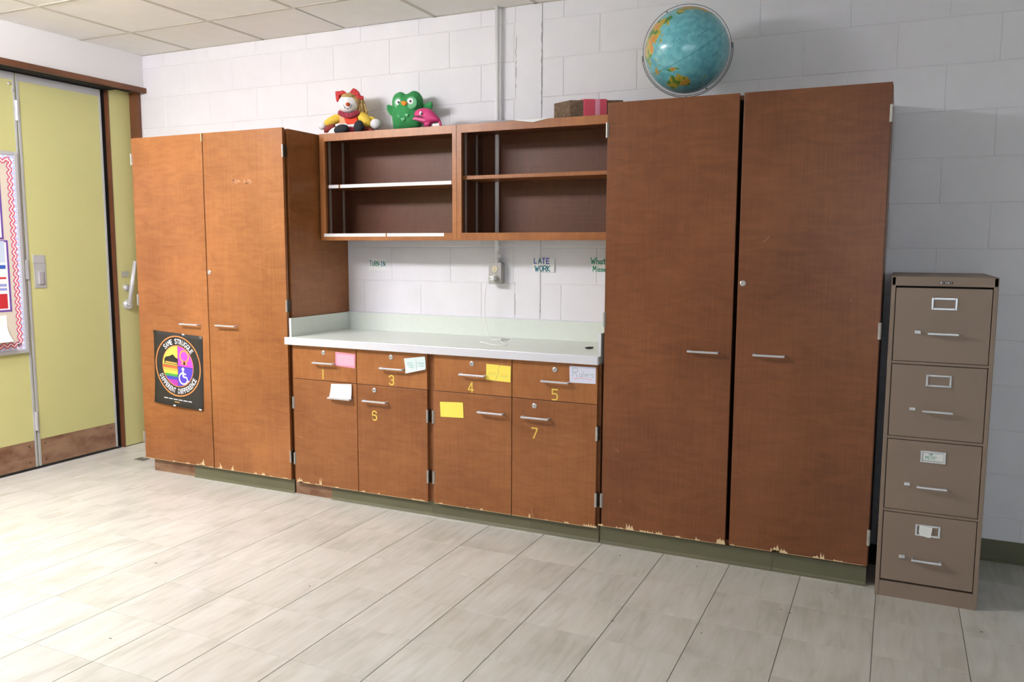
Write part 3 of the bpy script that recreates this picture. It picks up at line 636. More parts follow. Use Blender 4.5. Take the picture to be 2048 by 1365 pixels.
bx('inner_sheet', PINK, t, c[0].x+.008, c[1].x-.008, CY_-.0022, CY_-.0016, c[2].z+.012, c[0].z-.012)
t, c = card('paper_card', 'pale blue crumpled card taped on drawer 3', ((808, 717.5), (850, 713.5), (853, 739), (813, 747)), CY_-.004, AQUA, 'card', 'cards taped to the base cupboards', .02)
p = at(815, 735, CY_-.012); mb = MB()
for i, (a, b, l) in enumerate(((.0, .024, .03), (.0, .012, .035), (.01, .0, .03), (.065, .026, .035), (.07, .012, .03))): mb.strokes([[(a, b), (a+l*.3, b+.002), (a+l*.7, b-.001), (a+l, b+.001)]], (p.x, CY_-.0125, p.z), X_, Z_, .003)
mb.build('writing', INKL, t)
mb = MB().strokes([[(.052, .045), (.055, .02), (.053, .005), (.057, -.022)]], (p.x, CY_-.0128, p.z), X_, Z_, .0014); mb.build('divider_line', INKK, t)
t, c = card('paper_card', 'yellow card split by a crooked line, taped on drawer 4', ((973, 728), (1022, 733), (1021, 765.5), (972.5, 760)), CY_, YEL, 'card', 'cards taped to the base cupboards')
mb = MB().strokes([[(.076, .074), (.068, .05), (.070, .04), (.062, .02), (.052, -.004)]], (c[3].x, CY_-.0016, c[3].z+.004), X_, Z_, .0016); mb.build('divider_line', INKK, t)
mb = MB(); mb2 = MB()
for a, b in ((.012, .036), (.080, .030)):
    mb.strokes([[(a+i*.008, b+.004*(i % 2)) for i in range(6)]], (c[3].x, CY_-.0016, c[3].z), X_, Z_, .0022); mb2.strokes([[(a-.004, b-.006), (a+.04, b-.007)]], (c[3].x, CY_-.0016, c[3].z), X_, Z_, .0022)
mb.build('writing', mat('ink_orange', (238, 176, 74), .8), t); mb2.build('writing', mat('ink_limegreen', (176, 196, 110), .8), t)
t, c = card('paper_card', 'white card reading Rulers taped on drawer 5', ((1139, 732), (1192, 735), (1191.5, 768.5), (1139.5, 765.5)), CY_, LAV, 'card', 'cards taped to the base cupboards')
O = Vector((c[3].x+.016, CY_-.0016, c[3].z+.030)); write(MB(), 'R', O, X_, Z_, .042, .0016, .0002).build('lettering', mat('ink_pencilgreen', (60, 140, 118), .8), t)
write(MB(), 'ulers', O+Vector((.034, 0, .002)), X_, Z_, .031, .0014, .0002, sx=1.05).build('lettering', mat('ink_pencilgreen', (60, 140, 118)), t)
MB().strokes([[(.004, -.010), (.03, -.006), (.05, -.003), (.065, -.006), (.094, -.010)]], O, X_, Z_, .0018).build('underline', INKR, t)
t, c = card('paper_card', 'blank white card tucked behind the door handle under drawer 1', ((662.5, 768), (703, 769), (704, 799), (660, 796)), CY_-.006, PAPER, 'card', 'cards taped to the base cupboards', .018)
t, c = card('paper_card', 'blank yellow card on the door under drawer 4', ((880, 804), (926, 805.5), (927.5, 836.5), (881.5, 834)), CY_, YEL, 'card', 'cards taped to the base cupboards')

# ---- poster on the left cupboard
po = thing('poster', 'black square poster with round emblem reading same struggle different difference', 'poster', (-3.5, FY, .44))
PW, PHt = .404, .452; PO = at(311, 806, FY-.001); PO = Vector((-3.7095, 0, .443))
def pp(s, t, l=0):
    """poster surface point; s across, t up, in metres from the lower left corner"""
    k = max(0, 1-t/PHt/.35); c2 = max(0, (t/PHt-.9)/.1)
    y = FY-.0016-.016*k*k*(.4+.6*math.sin(PI*min(1, max(0, s/PW*.9+.05))))-.003*c2*c2-l
    return (PO.x+s+.012*(t/PHt-.5), y, PO.z+t-.022*(s/PW-.5))
def grid(mb, s0, s1, t0, t1, n=12, m=16, l=0, mi=0):
    vs = [pp(s0+(s1-s0)*i/n, t0+(t1-t0)*j/m, l) for j in range(m+1) for i in range(n+1)]
    mb.add(vs, [(j*(n+1)+i, j*(n+1)+i+1, (j+1)*(n+1)+i+1, (j+1)*(n+1)+i) for j in range(m) for i in range(n)], mi); return mb
o = grid(MB(), 0, PW, 0, PHt).build('sheet', PRINTK, po, smooth=True); sm = o.modifiers.new('thickness', 'SOLIDIFY'); sm.thickness = .0005; sm.offset = 0
CC = (.198, .248)
def ring(mb, r0_, r1_, l, a0=0, a1=360, n=64):
    vs = []
    for i in range(n+1):
        a = math.radians(a0+(a1-a0)*i/n)
        for r in (r0_, r1_): vs.append(pp(CC[0]+r*math.cos(a), CC[1]+r*math.sin(a)*1.0, l))
    return mb.add(vs, [(2*i, 2*i+1, 2*i+3, 2*i+2) for i in range(n)])
ORG = mat('print_orange', (238, 140, 78), .5)
ring(MB(), .180, .1875, .0006).build('outer_ring', ORG, po); ring(MB(), .124, .129, .0006).build('inner_ring', ORG, po)
RQ = .124
def band(t0, t1, s_sign, rgb, l=.0006, n=14):
    mb = MB(); vs = []
    for i in range(n+1):
        t = t0+(t1-t0)*i/n; x = math.sqrt(max(0, RQ*RQ-t*t))
        vs += [pp(CC[0]+s_sign*.0015, CC[1]+t, l), pp(CC[0]+s_sign*x, CC[1]+t, l)]
    mb.add(vs, [(2*i, 2*i+1, 2*i+3, 2*i+2) for i in range(n)]); return mb.build('print', mat('print_%d_%d_%d' % rgb, rgb, .5), po)
band(.0015, RQ, -1, (246, 226, 92)); band(.0015, RQ, 1, (206, 74, 204)); band(-RQ, -.0015, 1, (84, 66, 190))
hs = [-.0015, -.018, -.034, -.052, -.068, -.088, -RQ]
for k, c in enumerate(((232, 106, 62), (246, 176, 80), (246, 236, 84), (72, 160, 74), (70, 70, 180), (178, 60, 170))): band(hs[k+1], hs[k], -1, c)
def poly(pts, l, m, nm='print'):
    vs = [pp(CC[0]+x, CC[1]+y, l) for x, y in pts]; return MB().add(vs, [tuple(range(len(vs)))]).build(nm, m, po)
poly([(-.114, .006), (-.001, .006), (-.001, .046), (-.018, .052), (-.03, .062), (-.042, .070), (-.056, .062), (-.074, .055), (-.098, .05), (-.112, .036)], .0009, PRINTK)
poly([(-.104, .010), (-.006, .010), (-.006, .020), (-.104, .022)], .0012, mat('print_gold', (206, 164, 84), .5))
def arcstroke(cx, cy, r, a0, a1, wd, m, l=.001, n=28):
    vs = []
    for i in range(n+1):
        a = math.radians(a0+(a1-a0)*i/n)
        for rr in (r-wd/2, r+wd/2): vs.append(pp(CC[0]+cx+rr*math.cos(a), CC[1]+cy+rr*math.sin(a), l))
    return MB().add(vs, [(2*i, 2*i+1, 2*i+3, 2*i+2) for i in range(n)]).build('print', m, po)
def rect(x0, x1, y0, y1, m, l=.001): poly([(x0, y0), (x1, y0), (x1, y1), (x0, y1)], l, m)
ORP = mat('print_peach', (240, 158, 88), .5); WHP = mat('print_white', (240, 240, 244), .5)
arcstroke(.054, .066, .034, 0, 360, .011, ORP); rect(.047, .061, .012, .034, ORP); rect(.03, .078, .014, .026, ORP)
# wheelchair symbol
arcstroke(.044, -.072, .034, 70, 335, .009, WHP); MB().add([pp(CC[0]+.042+.011*math.cos(i*PI/8), CC[1]-.014+.011*math.sin(i*PI/8), .001) for i in range(16)], [tuple(range(16))]).build('print', WHP, po)
poly([(.036, -.026), (.048, -.026), (.050, -.062), (.038, -.062)], .0012, WHP); poly([(.040, -.056), (.044, -.066), (.074, -.068), (.074, -.058)], .0014, WHP)
poly([(.066, -.06), (.075, -.06), (.086, -.088), (.078, -.09)], .0012, WHP); poly([(.078, -.084), (.090, -.080), (.094, -.087), (.08, -.092)], .0014, WHP); rect(.046, .068, -.048, -.040, WHP)
# lettering round the rings
def letter_mesh(chx):
    cu = bpy.data.curves.new('t', 'FONT'); cu.body = chx; cu.size = 1; cu.offset = .018; ob_ = bpy.data.objects.new('t', cu); COL.objects.link(ob_)
    dg = bpy.context.evaluated_depsgraph_get(); dg.update(); me = ob_.evaluated_get(dg).to_mesh(); vs = [tuple(v.co) for v in me.vertices]; fs = [tuple(p.vertices) for p in me.polygons]
    ob_.evaluated_get(dg).to_mesh_clear(); bpy.data.objects.remove(ob_); bpy.data.curves.remove(cu); return vs, fs
LC = {}
def ringtext(txt, a0, a1, rb, h, inward):
    mb = MB(); n = len(txt)
    for i, chx in enumerate(txt):
        if chx == ' ': continue
        if chx not in LC: LC[chx] = letter_mesh(chx)
        vs, fs = LC[chx]; x0 = min(v[0] for v in vs); x1 = max(v[0] for v in vs); wl = (math.radians(abs(a1-a0))/n)*rb*.90; cx = (x0+x1)/2
        sxx = wl/max(x1-x0, .28); out = []; am = math.radians(a0+(a1-a0)*(i+.5)/n)
        for x, y, _ in vs:
            xx = (x-cx)*sxx; yy = y/.72*h
            if not inward: a = am-xx/rb; r = rb-h/2+yy
            else: a = am+xx/rb; r = rb+h/2-yy
            out.append(pp(CC[0]+r*math.cos(a), CC[1]+r*math.sin(a), .0009))
        mb.add(out, fs)
    return mb.build('lettering', WHP, po)
ringtext('SAME STRUGGLE', 137, 38, .1535, .032, False); ringtext('DIFFERENT DIFFERENCE', 204, 336, .1535, .032, True)
mb = MB()
for i in range(34):
    if i % 6 != 5: s_ = .085+i*.0068; vs = [pp(s_, .038, .0009), pp(s_+.0056, .038, .0009), pp(s_+.0056, .0435, .0009), pp(s_, .0435, .0009)]; mb.add(vs, [(0, 1, 2, 3)])
mb.build('fine_print', WHP, po); mb = MB(); mb.add([pp(.178, .023, .0009), pp(.218, .023, .0009), pp(.218, .028, .0009), pp(.178, .028, .0009)], [(0, 1, 2, 3)]); mb.build('fine_print', mat('print_gold', (206, 164, 84)), po)
for s_, t_2 in ((.385, .004), (.18, .003), (.25, .449)):
    grid(MB(), s_-.010, s_+.010, t_2-.004, t_2+.004, 2, 2, .0008).build('tape', WHP, po)

# =================================================================== FILING CABINET
fx0, fx1, fy0, fy1, fz = .437, .806, -.632, -.01, 1.314
fc = thing('filing_cabinet', 'tan four drawer metal filing cabinet beside the right cupboard', 'filing cabinet', (.62, -.32, 0))
for a, b in ((fx0, fx0+.016), (fx1-.016, fx1)): bx('side_panel', TAN, fc, a, b, fy0, fy1, 0, fz-.002, bevel=.002)
bx('top_panel', TAN, fc, fx0, fx1, fy0, fy1, 1.276, fz, bevel=.003); bx('back_panel', TAN, fc, fx0+.016, fx1-.016, fy1-.004, fy1, 0, 1.276)
bx('base_rail', TAN, fc, fx0+.016, fx1-.016, fy0+.001, fy0+.02, 0, .064)
DZ = [(.977, 1.272), (.672, .967), (.370, .662), (.070, .360)]
for a, b in zip(DZ[:-1], DZ[1:]): bx('drawer_rail', TAN, fc, fx0+.016, fx1-.016, fy0+.002, fy0+.02, b[1], a[0])
bx('inner_shadow_liner', DARK, fc, fx0+.016, fx1-.016, fy0+.03, fy0+.034, .064, 1.276)
LHZ = [1.209, .906, .600, .297]; HDZ = [1.093, .786, .479, .176]
for k, (za, zb) in enumerate(DZ):
    d = bx('drawer', TAN, fc, fx0+.0185, fx1-.0185, fy0+.001, fy0+.028, za+.002, zb-.003, bevel=.0015)
    cx = .627-.003*k; fr = MB(); z = LHZ[k]; yy = fy0+.001
    for q in ((cx-.045, cx-.037, z-.024, z+.024), (cx+.037, cx+.045, z-.024, z+.024), (cx-.037, cx+.037, z+.016, z+.024), (cx-.037, cx+.037, z-.024, z-.016)): fr.box(q[0], q[1], yy-.004, yy, q[2], q[3])
    fr.build('label_holder', CHROME, d, bevel=.0012)
    z = HDZ[k]; hx = .628-.003*k; MB().box(hx-.054, hx+.054, yy-.030, yy-.020, z-.004, z+.004).box(hx-.054, hx-.046, yy-.020, yy, z-.004, z+.004).box(hx+.046, hx+.054, yy-.020, yy, z-.004, z+.004).build('handle', CHROME, d, bevel=.001)
    tx = .541-.003*k; MB().box(tx-.012, tx+.010, yy-.007, yy, z-.004, z+.009).box(tx-.004, tx+.010, yy-.010, yy-.007, z-.001, z+.006).build('thumb_latch', CHROME, d, bevel=.001)
npl = bx('name_plate', BLACK, fc, .606, .651, fy0-.002, fy0, 1.2865, 1.2955)
mb = MB().box(.608, .614, fy0-.0026, fy0-.002, 1.288, 1.294); 
for i, q in enumerate(([(0, 0), (0, 1)], [(0, 1), (.5, 0), (1, 1)], [(0, 1), (.5, 0), (1, 1)], [(0, 1), (1, 1), (0, 0), (1, 0)], [(0, 0), (0, 1)], [(0, 0), (0, 1), (.4, 1)])): mb.strokes([[(.618+i*.0055+a*.0038, 1.2885+b*.005) for a, b in q]], (0, fy0-.0026, 0), X_, Z_, .0012)
mb.build('plate_mark', WHITE, npl)
o = thing('label_card', 'white card reading the merp in the third drawer label holder', 'card', (.624, fy0, .585))
bx('sheet', PAPER, o, .585, .657, fy0-.0006, fy0+.0004, .585, .616)
write(MB(), 'THE', (.606, fy0-.0008, .6075), X_, Z_, .006, .0014, .0001).build('lettering', INKT, o); write(MB(), 'MERP', (.594, fy0-.0008, .5905), X_, Z_, .0125, .0014, .0001).build('lettering', INKG, o)
mb = MB(); P_ = [(.588, .318), (.634, .315), (.633, .30), (.629, .272), (.590, .276), (.586, .292)]
mb.add([(x, fy0-.006, z) for x, z in P_]+[(x, fy0-.0052, z) for x, z in P_], [(0, 1, 2, 3, 4, 5), (11, 10, 9, 8, 7, 6)]+[(i, (i+1) % 6, 6+(i+1) % 6, 6+i) for i in range(6)])
o = thing('note_paper', 'folded white note stuck in the bottom drawer label holder', 'paper', (.61, fy0, .272)); mb.build('sheet', PAPER, o)
MB().add([(.611, fy0-.0066, .2722), (.629, fy0-.0066, .272), (.632, fy0-.0064, .292)], [(0, 1, 2)]).build('fold', WHITE, o)

# =================================================================== GLOBE
GC = Vector((-.485, -.30, 2.336)); GR = .1925
GM = Matrix(((-0.4381, -0.8087, -0.3926), (0.8694, -0.2701, -0.4138), (0.2286, -0.5226, 0.8214)))
gb = thing('globe', 'large blue world globe in a wire ring on top of the right cupboard', 'globe', (GC.x, GC.y, 2.072))
LAND = [
 [(68, 180), (70, 160), (73, 140), (74, 110), (73, 85), (69, 68), (68, 45), (71, 26), (62, 5), (58, 6), (55, 9), (48, -4), (43, -9), (36, -6), (44, 10), (38, 16), (40, 24), (37, 36), (30, 33), (13, 44), (16, 52), (24, 57), (30, 49), (25, 62), (21, 72), (8, 77), (16, 82), (22, 90), (16, 95), (8, 98), (1, 104), (9, 100), (13, 100), (9, 105), (15, 109), (21, 107), (22, 114), (28, 121), (35, 120), (39, 118), (40, 122), (35, 126), (38, 128), (43, 133), (47, 139), (54, 138), (54, 135), (59, 143), (60, 155), (56, 156), (51, 157), (56, 163), (60, 165), (62, 176), (65, 180)],
 [(66, -180), (67, -171), (64, -175)],
 [(36, -6), (37, 10), (31, 20), (31, 32), (12, 43), (11, 51), (-5, 40), (-20, 35), (-34, 22), (-34, 18), (-15, 12), (4, 9), (5, -8), (15, -17), (28, -12)],
 [(71, -156), (66, -166), (60, -165), (58, -157), (55, -163), (60, -150), (58, -137), (48, -124), (38, -123), (23, -110), (16, -98), (8, -80), (9, -78), (21, -87), (22, -98), (30, -94), (30, -84), (25, -80), (35, -76), (45, -64), (52, -56), (60, -65), (62, -78), (52, -80), (58, -94), (68, -95), (70, -128)],
 [(12, -72), (5, -52), (-5, -35), (-23, -42), (-40, -62), (-55, -68), (-45, -75), (-18, -71), (-5, -81), (8, -78)],
 [(83, -35), (76, -20), (60, -43), (76, -68)],
 [(-12, 131), (-15, 129), (-18, 122), (-22, 114), (-26, 113.5), (-34, 115), (-35, 118), (-32, 128), (-33, 134), (-35, 137), (-38, 141), (-39, 146), (-37.5, 150), (-32, 152.5), (-25, 153), (-19, 147), (-11, 142.5), (-17, 140.5), (-15, 135.5), (-12, 136.5)],
 [(-1, 131), (-2.5, 134), (-2, 139), (-4, 144.5), (-6, 147.5), (-10, 150.5), (-8, 144.5), (-8.5, 139), (-4.5, 134)],
 [(7, 117), (1, 118.5), (-4, 116), (-3, 111), (1.5, 109.5), (5, 115)], [(5.5, 95.5), (-1, 104), (-5.5, 105.5), (1, 98.5)], [(-6.5, 105.5), (-8, 114.5), (-6.8, 111)], [(1.5, 121), (1, 125), (-2, 122.5), (-5.5, 120)],
 [(18.5, 121), (14, 124), (13, 123.5), (14, 120.5)], [(9.5, 124), (6.5, 126.5), (7, 122.5)], [(45.5, 142), (43.5, 145.5), (42, 141)], [(41, 141), (35.5, 140.5), (33.5, 135.5), (34, 131), (37, 137)], [(33.5, 130.5), (31, 131), (32, 129.5)],
 [(54, 142.5), (46.5, 142.5), (49, 144)], [(25, 121.5), (22, 121)], [(-35, 173), (-41, 176), (-38, 178.5), (-37, 175.5)], [(-41, 173), (-44, 173), (-46.5, 168), (-44, 169)], [(-70, -180), (-70, 180), (-90, 180), (-90, -180)],
]
def inside(la, lo, P):
    c = False; n = len(P)
    for i in range(n):
        (a, b), (p, q) = P[i], P[(i+1) % n]
        if (a > la) != (p > la) and lo < (q-b)*(la-a)/(p-a)+b: c = not c
    return c
BB = [(min(p[0] for p in P), max(p[0] for p in P), min(p[1] for p in P), max(p[1] for p in P), P) for P in LAND]
NU, NV = 216, 108; vs = []; fs = []; lv = []
for i in range(NV+1):
    la = 90-180*i/NV
    for j in range(NU):
        lo = -180+360*j/NU; a, b = math.radians(la), math.radians(lo)
        vs.append(GC+GM@Vector((math.cos(a)*math.cos(b), math.cos(a)*math.sin(b), math.sin(a)))*GR)
        lj, oj = la+.05, lo+.05
        lv.append(1.0 if any(q[0] <= lj <= q[1] and q[2] <= oj <= q[3] and inside(lj, oj, q[4]) for q in BB) else 0.0)
for i in range(NV):
    for j in range(NU): fs.append((i*NU+j, (i+1)*NU+j, (i+1)*NU+(j+1) % NU, i*NU+(j+1) % NU))
def globe_mat():
    m = bpy.data.materials.new('globe_map'); m.use_nodes = True; nt = m.node_tree; N, L = nt.nodes, nt.links; b = N['Principled BSDF']
    at_ = N.new('ShaderNodeAttribute'); at_.attribute_name = 'land'; tc = N.new('ShaderNodeTexCoord')
    def nz(s, d):
        t = N.new('ShaderNodeTexNoise'); t.inputs['Scale'].default_value = s; t.inputs['Detail'].default_value = d; L.new(tc.outputs['Object'], t.inputs['Vector']); return t.outputs['Fac']
    lr = N.new('ShaderNodeValToRGB'); e = lr.color_ramp.elements; e[0].position = .42; e[0].color = s2l((70, 134, 62)); e[1].position = .62; e[1].color = s2l((216, 150, 74)); x = e.new(.52); x.color = s2l((206, 186, 70)); L.new(nz(26, 3), lr.inputs['Fac'])
    sr = N.new('ShaderNodeValToRGB'); e = sr.color_ramp.elements; e[0].position = .40; e[0].color = s2l((104, 184, 200)); e[1].position = .60; e[1].color = s2l((126, 206, 216)); L.new(nz(40, 5), sr.inputs['Fac'])
    th = N.new('ShaderNodeMapRange'); th.inputs[1].default_value = .4; th.inputs[2].default_value = .6; L.new(at_.outputs['Fac'], th.inputs[0])
    mx = N.new('ShaderNodeMix'); mx.data_type = 'RGBA'; L.new(th.outputs[0], mx.inputs[0]); L.new(sr.outputs['Color'], mx.inputs[6]); L.new(lr.outputs['Color'], mx.inputs[7]); L.new(mx.outputs[2], b.inputs['Base Color'])
    b.inputs['Roughness'].default_value = .28; b.inputs['Coat Weight'].default_value = .6; b.inputs['Coat Roughness'].default_value = .04; return m
o = MB().add(vs, fs).build('sphere', globe_mat(), gb, smooth=True)
ca = o.data.attributes.new('land', 'FLOAT', 'POINT'); ca.data.foreach_set('value', lv)
def ll(la, lo, r): a, b = math.radians(la), math.radians(lo); return GC+GM@Vector((math.cos(a)*math.cos(b), math.cos(a)*math.sin(b), math.sin(a)))*r
MB().tube([ll(0, i*4, GR+.0002) for i in range(90)], .0009, 5, closed=True).build('equator_seam', mat('seam', (46, 120, 136), .5), gb)
def globe_text(txt, la, lo, step, h):
    mb = MB()
    for i, chx in enumerate(txt):
        if chx not in LC: LC[chx] = letter_mesh(chx)
        v_, f_ = LC[chx]; mb.add([ll(la+p[1]*h, lo+i*step+p[0]*h, GR+.0005) for p in v_], f_)
    return mb.build('lettering', mat('map_ink', (40, 96, 112), .6), gb)
globe_text('PACIFIC', 24, 158, 4.2, 3.2); globe_text('OCEAN', 14, -170, 4.2, 3.2); globe_text('PACIFIC', -19, -163, 3.6, 3)
gr_, gu_ = Vector((.9724, .2333, 0)), Vector((.0523, -.2178, .9746)); GW = mat('globe_wire', (120, 122, 124), .3, metal=.9)
def ringpts(R, a0, a1, n, off=0, tilt=0):
    nn = gr_.cross(gu_)
    return [GC+(gr_*math.cos(math.radians(a0+(a1-a0)*i/n))+gu_*math.sin(math.radians(a0+(a1-a0)*i/n)))*R+nn*off for i in range(n+1)]
MB().tube(ringpts(.2015, 0, 360, 96)[:-1], .0016, 6, closed=True).build('meridian_ring', GW, gb, smooth=True)
# outer cradle half-ring, pivots on the horizontal axis and runs down to the foot
MB().tube(ringpts(.2085, 188, 366, 60), .0020, 6).build('cradle', GW, gb, smooth=True)
for a in (187, 5):
    p = GC+(gr_*math.cos(math.radians(a))+gu_*math.sin(math.radians(a)))*.205; MB().tube([p-gu_*.014, p+gu_*.010], .0045, 8).build('pivot', GW, gb)
nrm = Vector((-.39257, -.41383, .82136)); tdir = Vector((gr_*nrm.dot(gr_)+gu_*nrm.dot(gu_))).normalized()
for s_ in (1, -1): MB().tube([GC+nrm*s_*GR, GC+tdir*s_*.2015], .003, 6).build('axis_pin', GW, gb)
f_ = GC-gu_*.2085
MB().tube([f_+Vector((0, 0, .004)), (f_.x, f_.y, 2.085)], .006, 8).build('stem', GW, gb)
MB().tube([(f_.x, f_.y, 2.0722), (f_.x, f_.y, 2.080), (f_.x, f_.y, 2.092)], [.085, .08, .02], 28).build('foot', GW, gb, smooth=True)

# =================================================================== THINGS ON TOP OF THE WALL CABINETS
def crop6(pts, y): return [at(620+a*.14648, 160+b*.14648, y) for a, b in pts]
def crop8(pts, y): return [at(630+a*.0879, 160+b*.0879, y) for a, b in pts]
def dens(P, n=3):
    P = [Vector(p) for p in P]; N_ = len(P); out = []
    for i in range(N_):
        a, b, c, d = P[i-1], P[i], P[(i+1) % N_], P[(i+2) % N_]
        for k in range(n): t = k/n; out.append(.5*((2*b)+(c-a)*t+(2*a-5*b+4*c-d)*t*t+(3*b-a-3*c+d)*t**3))
    return out
def cloth(name, rgb, rough=.9, rgb2=None, sc=60): return mat(name, rgb, rough, bump=(900, .4), noise=((sc,)*3, 3, 1.5) if rgb2 else None, rgb2=rgb2)
NF = Vector((.25, -1, 0))        # the toys face the room
def ellpts(cx, cy, rx, ry, n=16): return [(cx+rx*math.cos(2*PI*i/n), cy+ry*math.sin(2*PI*i/n)) for i in range(n)]
# --- owl
ow = thing('owl_plush', 'green plush owl with white eyes and orange beak on the wall cabinet', 'toy', (-2.1, -.14, 2.074))
GRN = cloth('plush_green', (58, 150, 84), rgb2=(48, 136, 74)); GRL = cloth('plush_light_green', (110, 184, 134)); 
OY = -.115
MB().pillow(dens(crop6([(1180, 190), (1250, 165), (1325, 198), (1420, 150), (1485, 172), (1530, 235), (1545, 330), (1540, 430), (1530, 570), (1490, 655), (1310, 690), (1165, 690), (1140, 610), (1128, 500), (1133, 400), (1130, 300), (1147, 232)], OY)), NF, .062, 7, pw=.45).build('body', GRN, ow, smooth=True)
MB().pillow(dens(crop6([(1140, 375), (1062, 338), (1050, 390), (1072, 450), (1140, 505)], OY)), NF, .012).build('wing', GRN, ow, smooth=True)
MB().pillow(dens(crop6([(1530, 350), (1655, 298), (1672, 350), (1650, 405), (1530, 420)], OY)), NF, .012).build('wing', GRN, ow, smooth=True)
def dep(cx, cy): return OY-.062*max(0, 1-((cx-1335)/215)**2*.9)**.45*max(0, 1-((cy-430)/270)**2*.9)**.45*.985
for cx, cy, rx, ry in ((1215, 318, 72, 84), (1385, 312, 78, 90)): MB().pillow(crop6(ellpts(cx, cy, rx, ry), dep(cx, cy)), NF, .006, 4).build('face_patch', GRL, ow, smooth=True)
for cx, cy in ((1208, 305), (1371, 290)):
    e_ = MB().pillow(crop6(ellpts(cx, cy, 44, 45), dep(cx, cy)-.007), NF, .004, 4).build('eye', WHITE, ow, smooth=True)
    MB().pillow(crop6(ellpts(cx, cy, 15, 16), dep(cx, cy)-.0115), NF, .002, 3).build('pupil', BLACK, e_, smooth=True)
MB().pillow(dens(crop6([(1240, 300), (1282, 285), (1325, 308), (1318, 340), (1282, 355), (1252, 335)], dep(1282, 320)-.006)), NF, .012, 4).build('beak', cloth('plush_orange', (238, 150, 50)), ow, smooth=True)
def heart(cx, cy, r): return [(cx+r*1.1*math.sin(t)**3, cy-r*(.95*math.cos(t)-.38*math.cos(2*t)-.15*math.cos(3*t)-.06*math.cos(4*t))) for t in [i*2*PI/20 for i in range(20)]]
for cx, cy, r in ((1215, 490, 26), (1265, 535, 28), (1318, 480, 26)): MB().pillow(crop6(heart(cx, cy, r), dep(cx, cy)-.001), NF, .003, 3).build('belly_heart', GRL, ow)
# --- pink fish-like toy
fi = thing('pink_toy', 'pink whale shaped toy leaning in front of the green owl', 'toy', (-1.95, -.2, 2.074))
FYY = -.225; PK = cloth('toy_pink', (206, 58, 122), .5); PKL = cloth('toy_light_pink', (240, 120, 170), .5)
MB().pillow(dens(crop6([(1425, 450), (1480, 402), (1560, 382), (1640, 398), (1700, 450), (1758, 520), (1772, 570), (1690, 585), (1600, 610), (1530, 590), (1440, 540)], FYY)), NF, .034, 6).build('body', PK, fi, smooth=True)
MB().pillow(dens(crop6([(1735, 500), (1775, 540), (1800, 615), (1775, 622), (1755, 575), (1725, 545)], FYY)), NF, .008).build('tail', PK, fi, smooth=True)
MB().pillow(dens(crop6([(1560, 570), (1660, 560), (1640, 640), (1575, 645)], FYY)), NF, .022).build('foot', PK, fi, smooth=True)
MB().pillow(dens(crop6([(1400, 538), (1430, 515), (1540, 522), (1605, 545), (1580, 582), (1450, 556)], FYY-.012)), NF, .026).build('jaw', PKL, fi, smooth=True)
e_ = MB().pillow(crop6(ellpts(1513, 455, 20, 30), FYY-.034), NF, .006, 4).build('eye', WHITE, fi, smooth=True); MB().pillow(crop6(ellpts(1519, 463, 9, 15), FYY-.039), NF, .003, 3).build('pupil', BLACK, e_)
mz = [(1435+i*12.5, 492+i*1.6+(8 if i % 2 else -6)) for i in range(9)]; mp_ = crop6(mz, FYY-.044); MB().tube(mp_, .0028, 6).build('mouth', BLACK, fi)
bx('tag', PAPER, fi, *(lambda a, b: (a.x, b.x, -.272, -.268, b.z, a.z))(*crop6([(1670, 600), (1765, 628)], -.27)))
# --- scarecrow doll
do = thing('rag_doll', 'rag doll with white face, red bows and yellow sleeves sitting on the cabinet top', 'doll', (-2.5, -.16, 2.074))
DYY = -.14; WF = cloth('doll_white', (238, 236, 236)); STR = mat('straw_hair', (196, 168, 112), .9, noise=((300, 300, 30), 3, 2), rgb2=(160, 128, 74)); RED = cloth('bow_red', (224, 70, 58), rgb2=(140, 34, 56), sc=110); MAR = cloth('plaid_maroon', (128, 30, 48), rgb2=(176, 66, 84), sc=150)
YLW = cloth('sleeve_yellow', (240, 206, 84), rgb2=(228, 190, 70)); ORR = cloth('bib_orange', (232, 72, 46)); BLK = cloth('shoe_black', (38, 40, 46)); BRN = cloth('trouser_red', (118, 40, 34), rgb2=(150, 60, 54), sc=120); PCH = cloth('strap_peach', (226, 168, 128))
hd = crop8([(770, 555)], DYY-.03)[0]
MB().ell(hd, (.066, .055, .0545), 28, 18).build('head', WF, do, smooth=True)
MB().ell(hd+Vector((.006, .018, .012)), (.073, .056, .058), 28, 18).build('hair', STR, do, smooth=True)
MB().ell(hd+Vector((.008, -.012, .043)), (.046, .036, .0165), 24, 12).build('fringe', STR, do, smooth=True)
random.seed(9); hr = MB()
for i in range(40):
    a = crop8([(985+random.uniform(-30, 90), 430+random.uniform(-20, 30))], DYY+random.uniform(-.02, .02))[0]; b = crop8([(1080+random.uniform(-90, 110), 730+random.uniform(-40, 30))], DYY+random.uniform(-.03, .02))[0]
    m_ = a.lerp(b, .5)+Vector((random.uniform(0, .012), 0, 0)); hr.tube([a, m_, b], .0042, 5)
hr.build('pigtail', STR, do, smooth=True)
for o_ in ([(470, 260), (560, 255), (645, 240), (745, 320), (660, 345), (575, 365), (550, 490), (490, 490), (468, 340)], [(870, 185), (1000, 270), (1035, 355), (1100, 370), (1105, 440), (1000, 440), (880, 375), (780, 330)]):
    MB().pillow(dens(crop8(o_, DYY-.03), 2), NF, .016, 5).build('bow', RED, do, smooth=True)
fd = DYY-.03-.056; n_ = crop8([(745, 556)], fd)[0]; MB().tube([n_+Vector((0, .006, 0)), n_+Vector((0, -.004, 0)), n_+Vector((.002, -.014, -.001)), n_+Vector((.002, -.018, -.001))], [.011, .011, .007, .002], 12).build('nose', cloth('nose_orange', (238, 110, 70)), do, smooth=True)
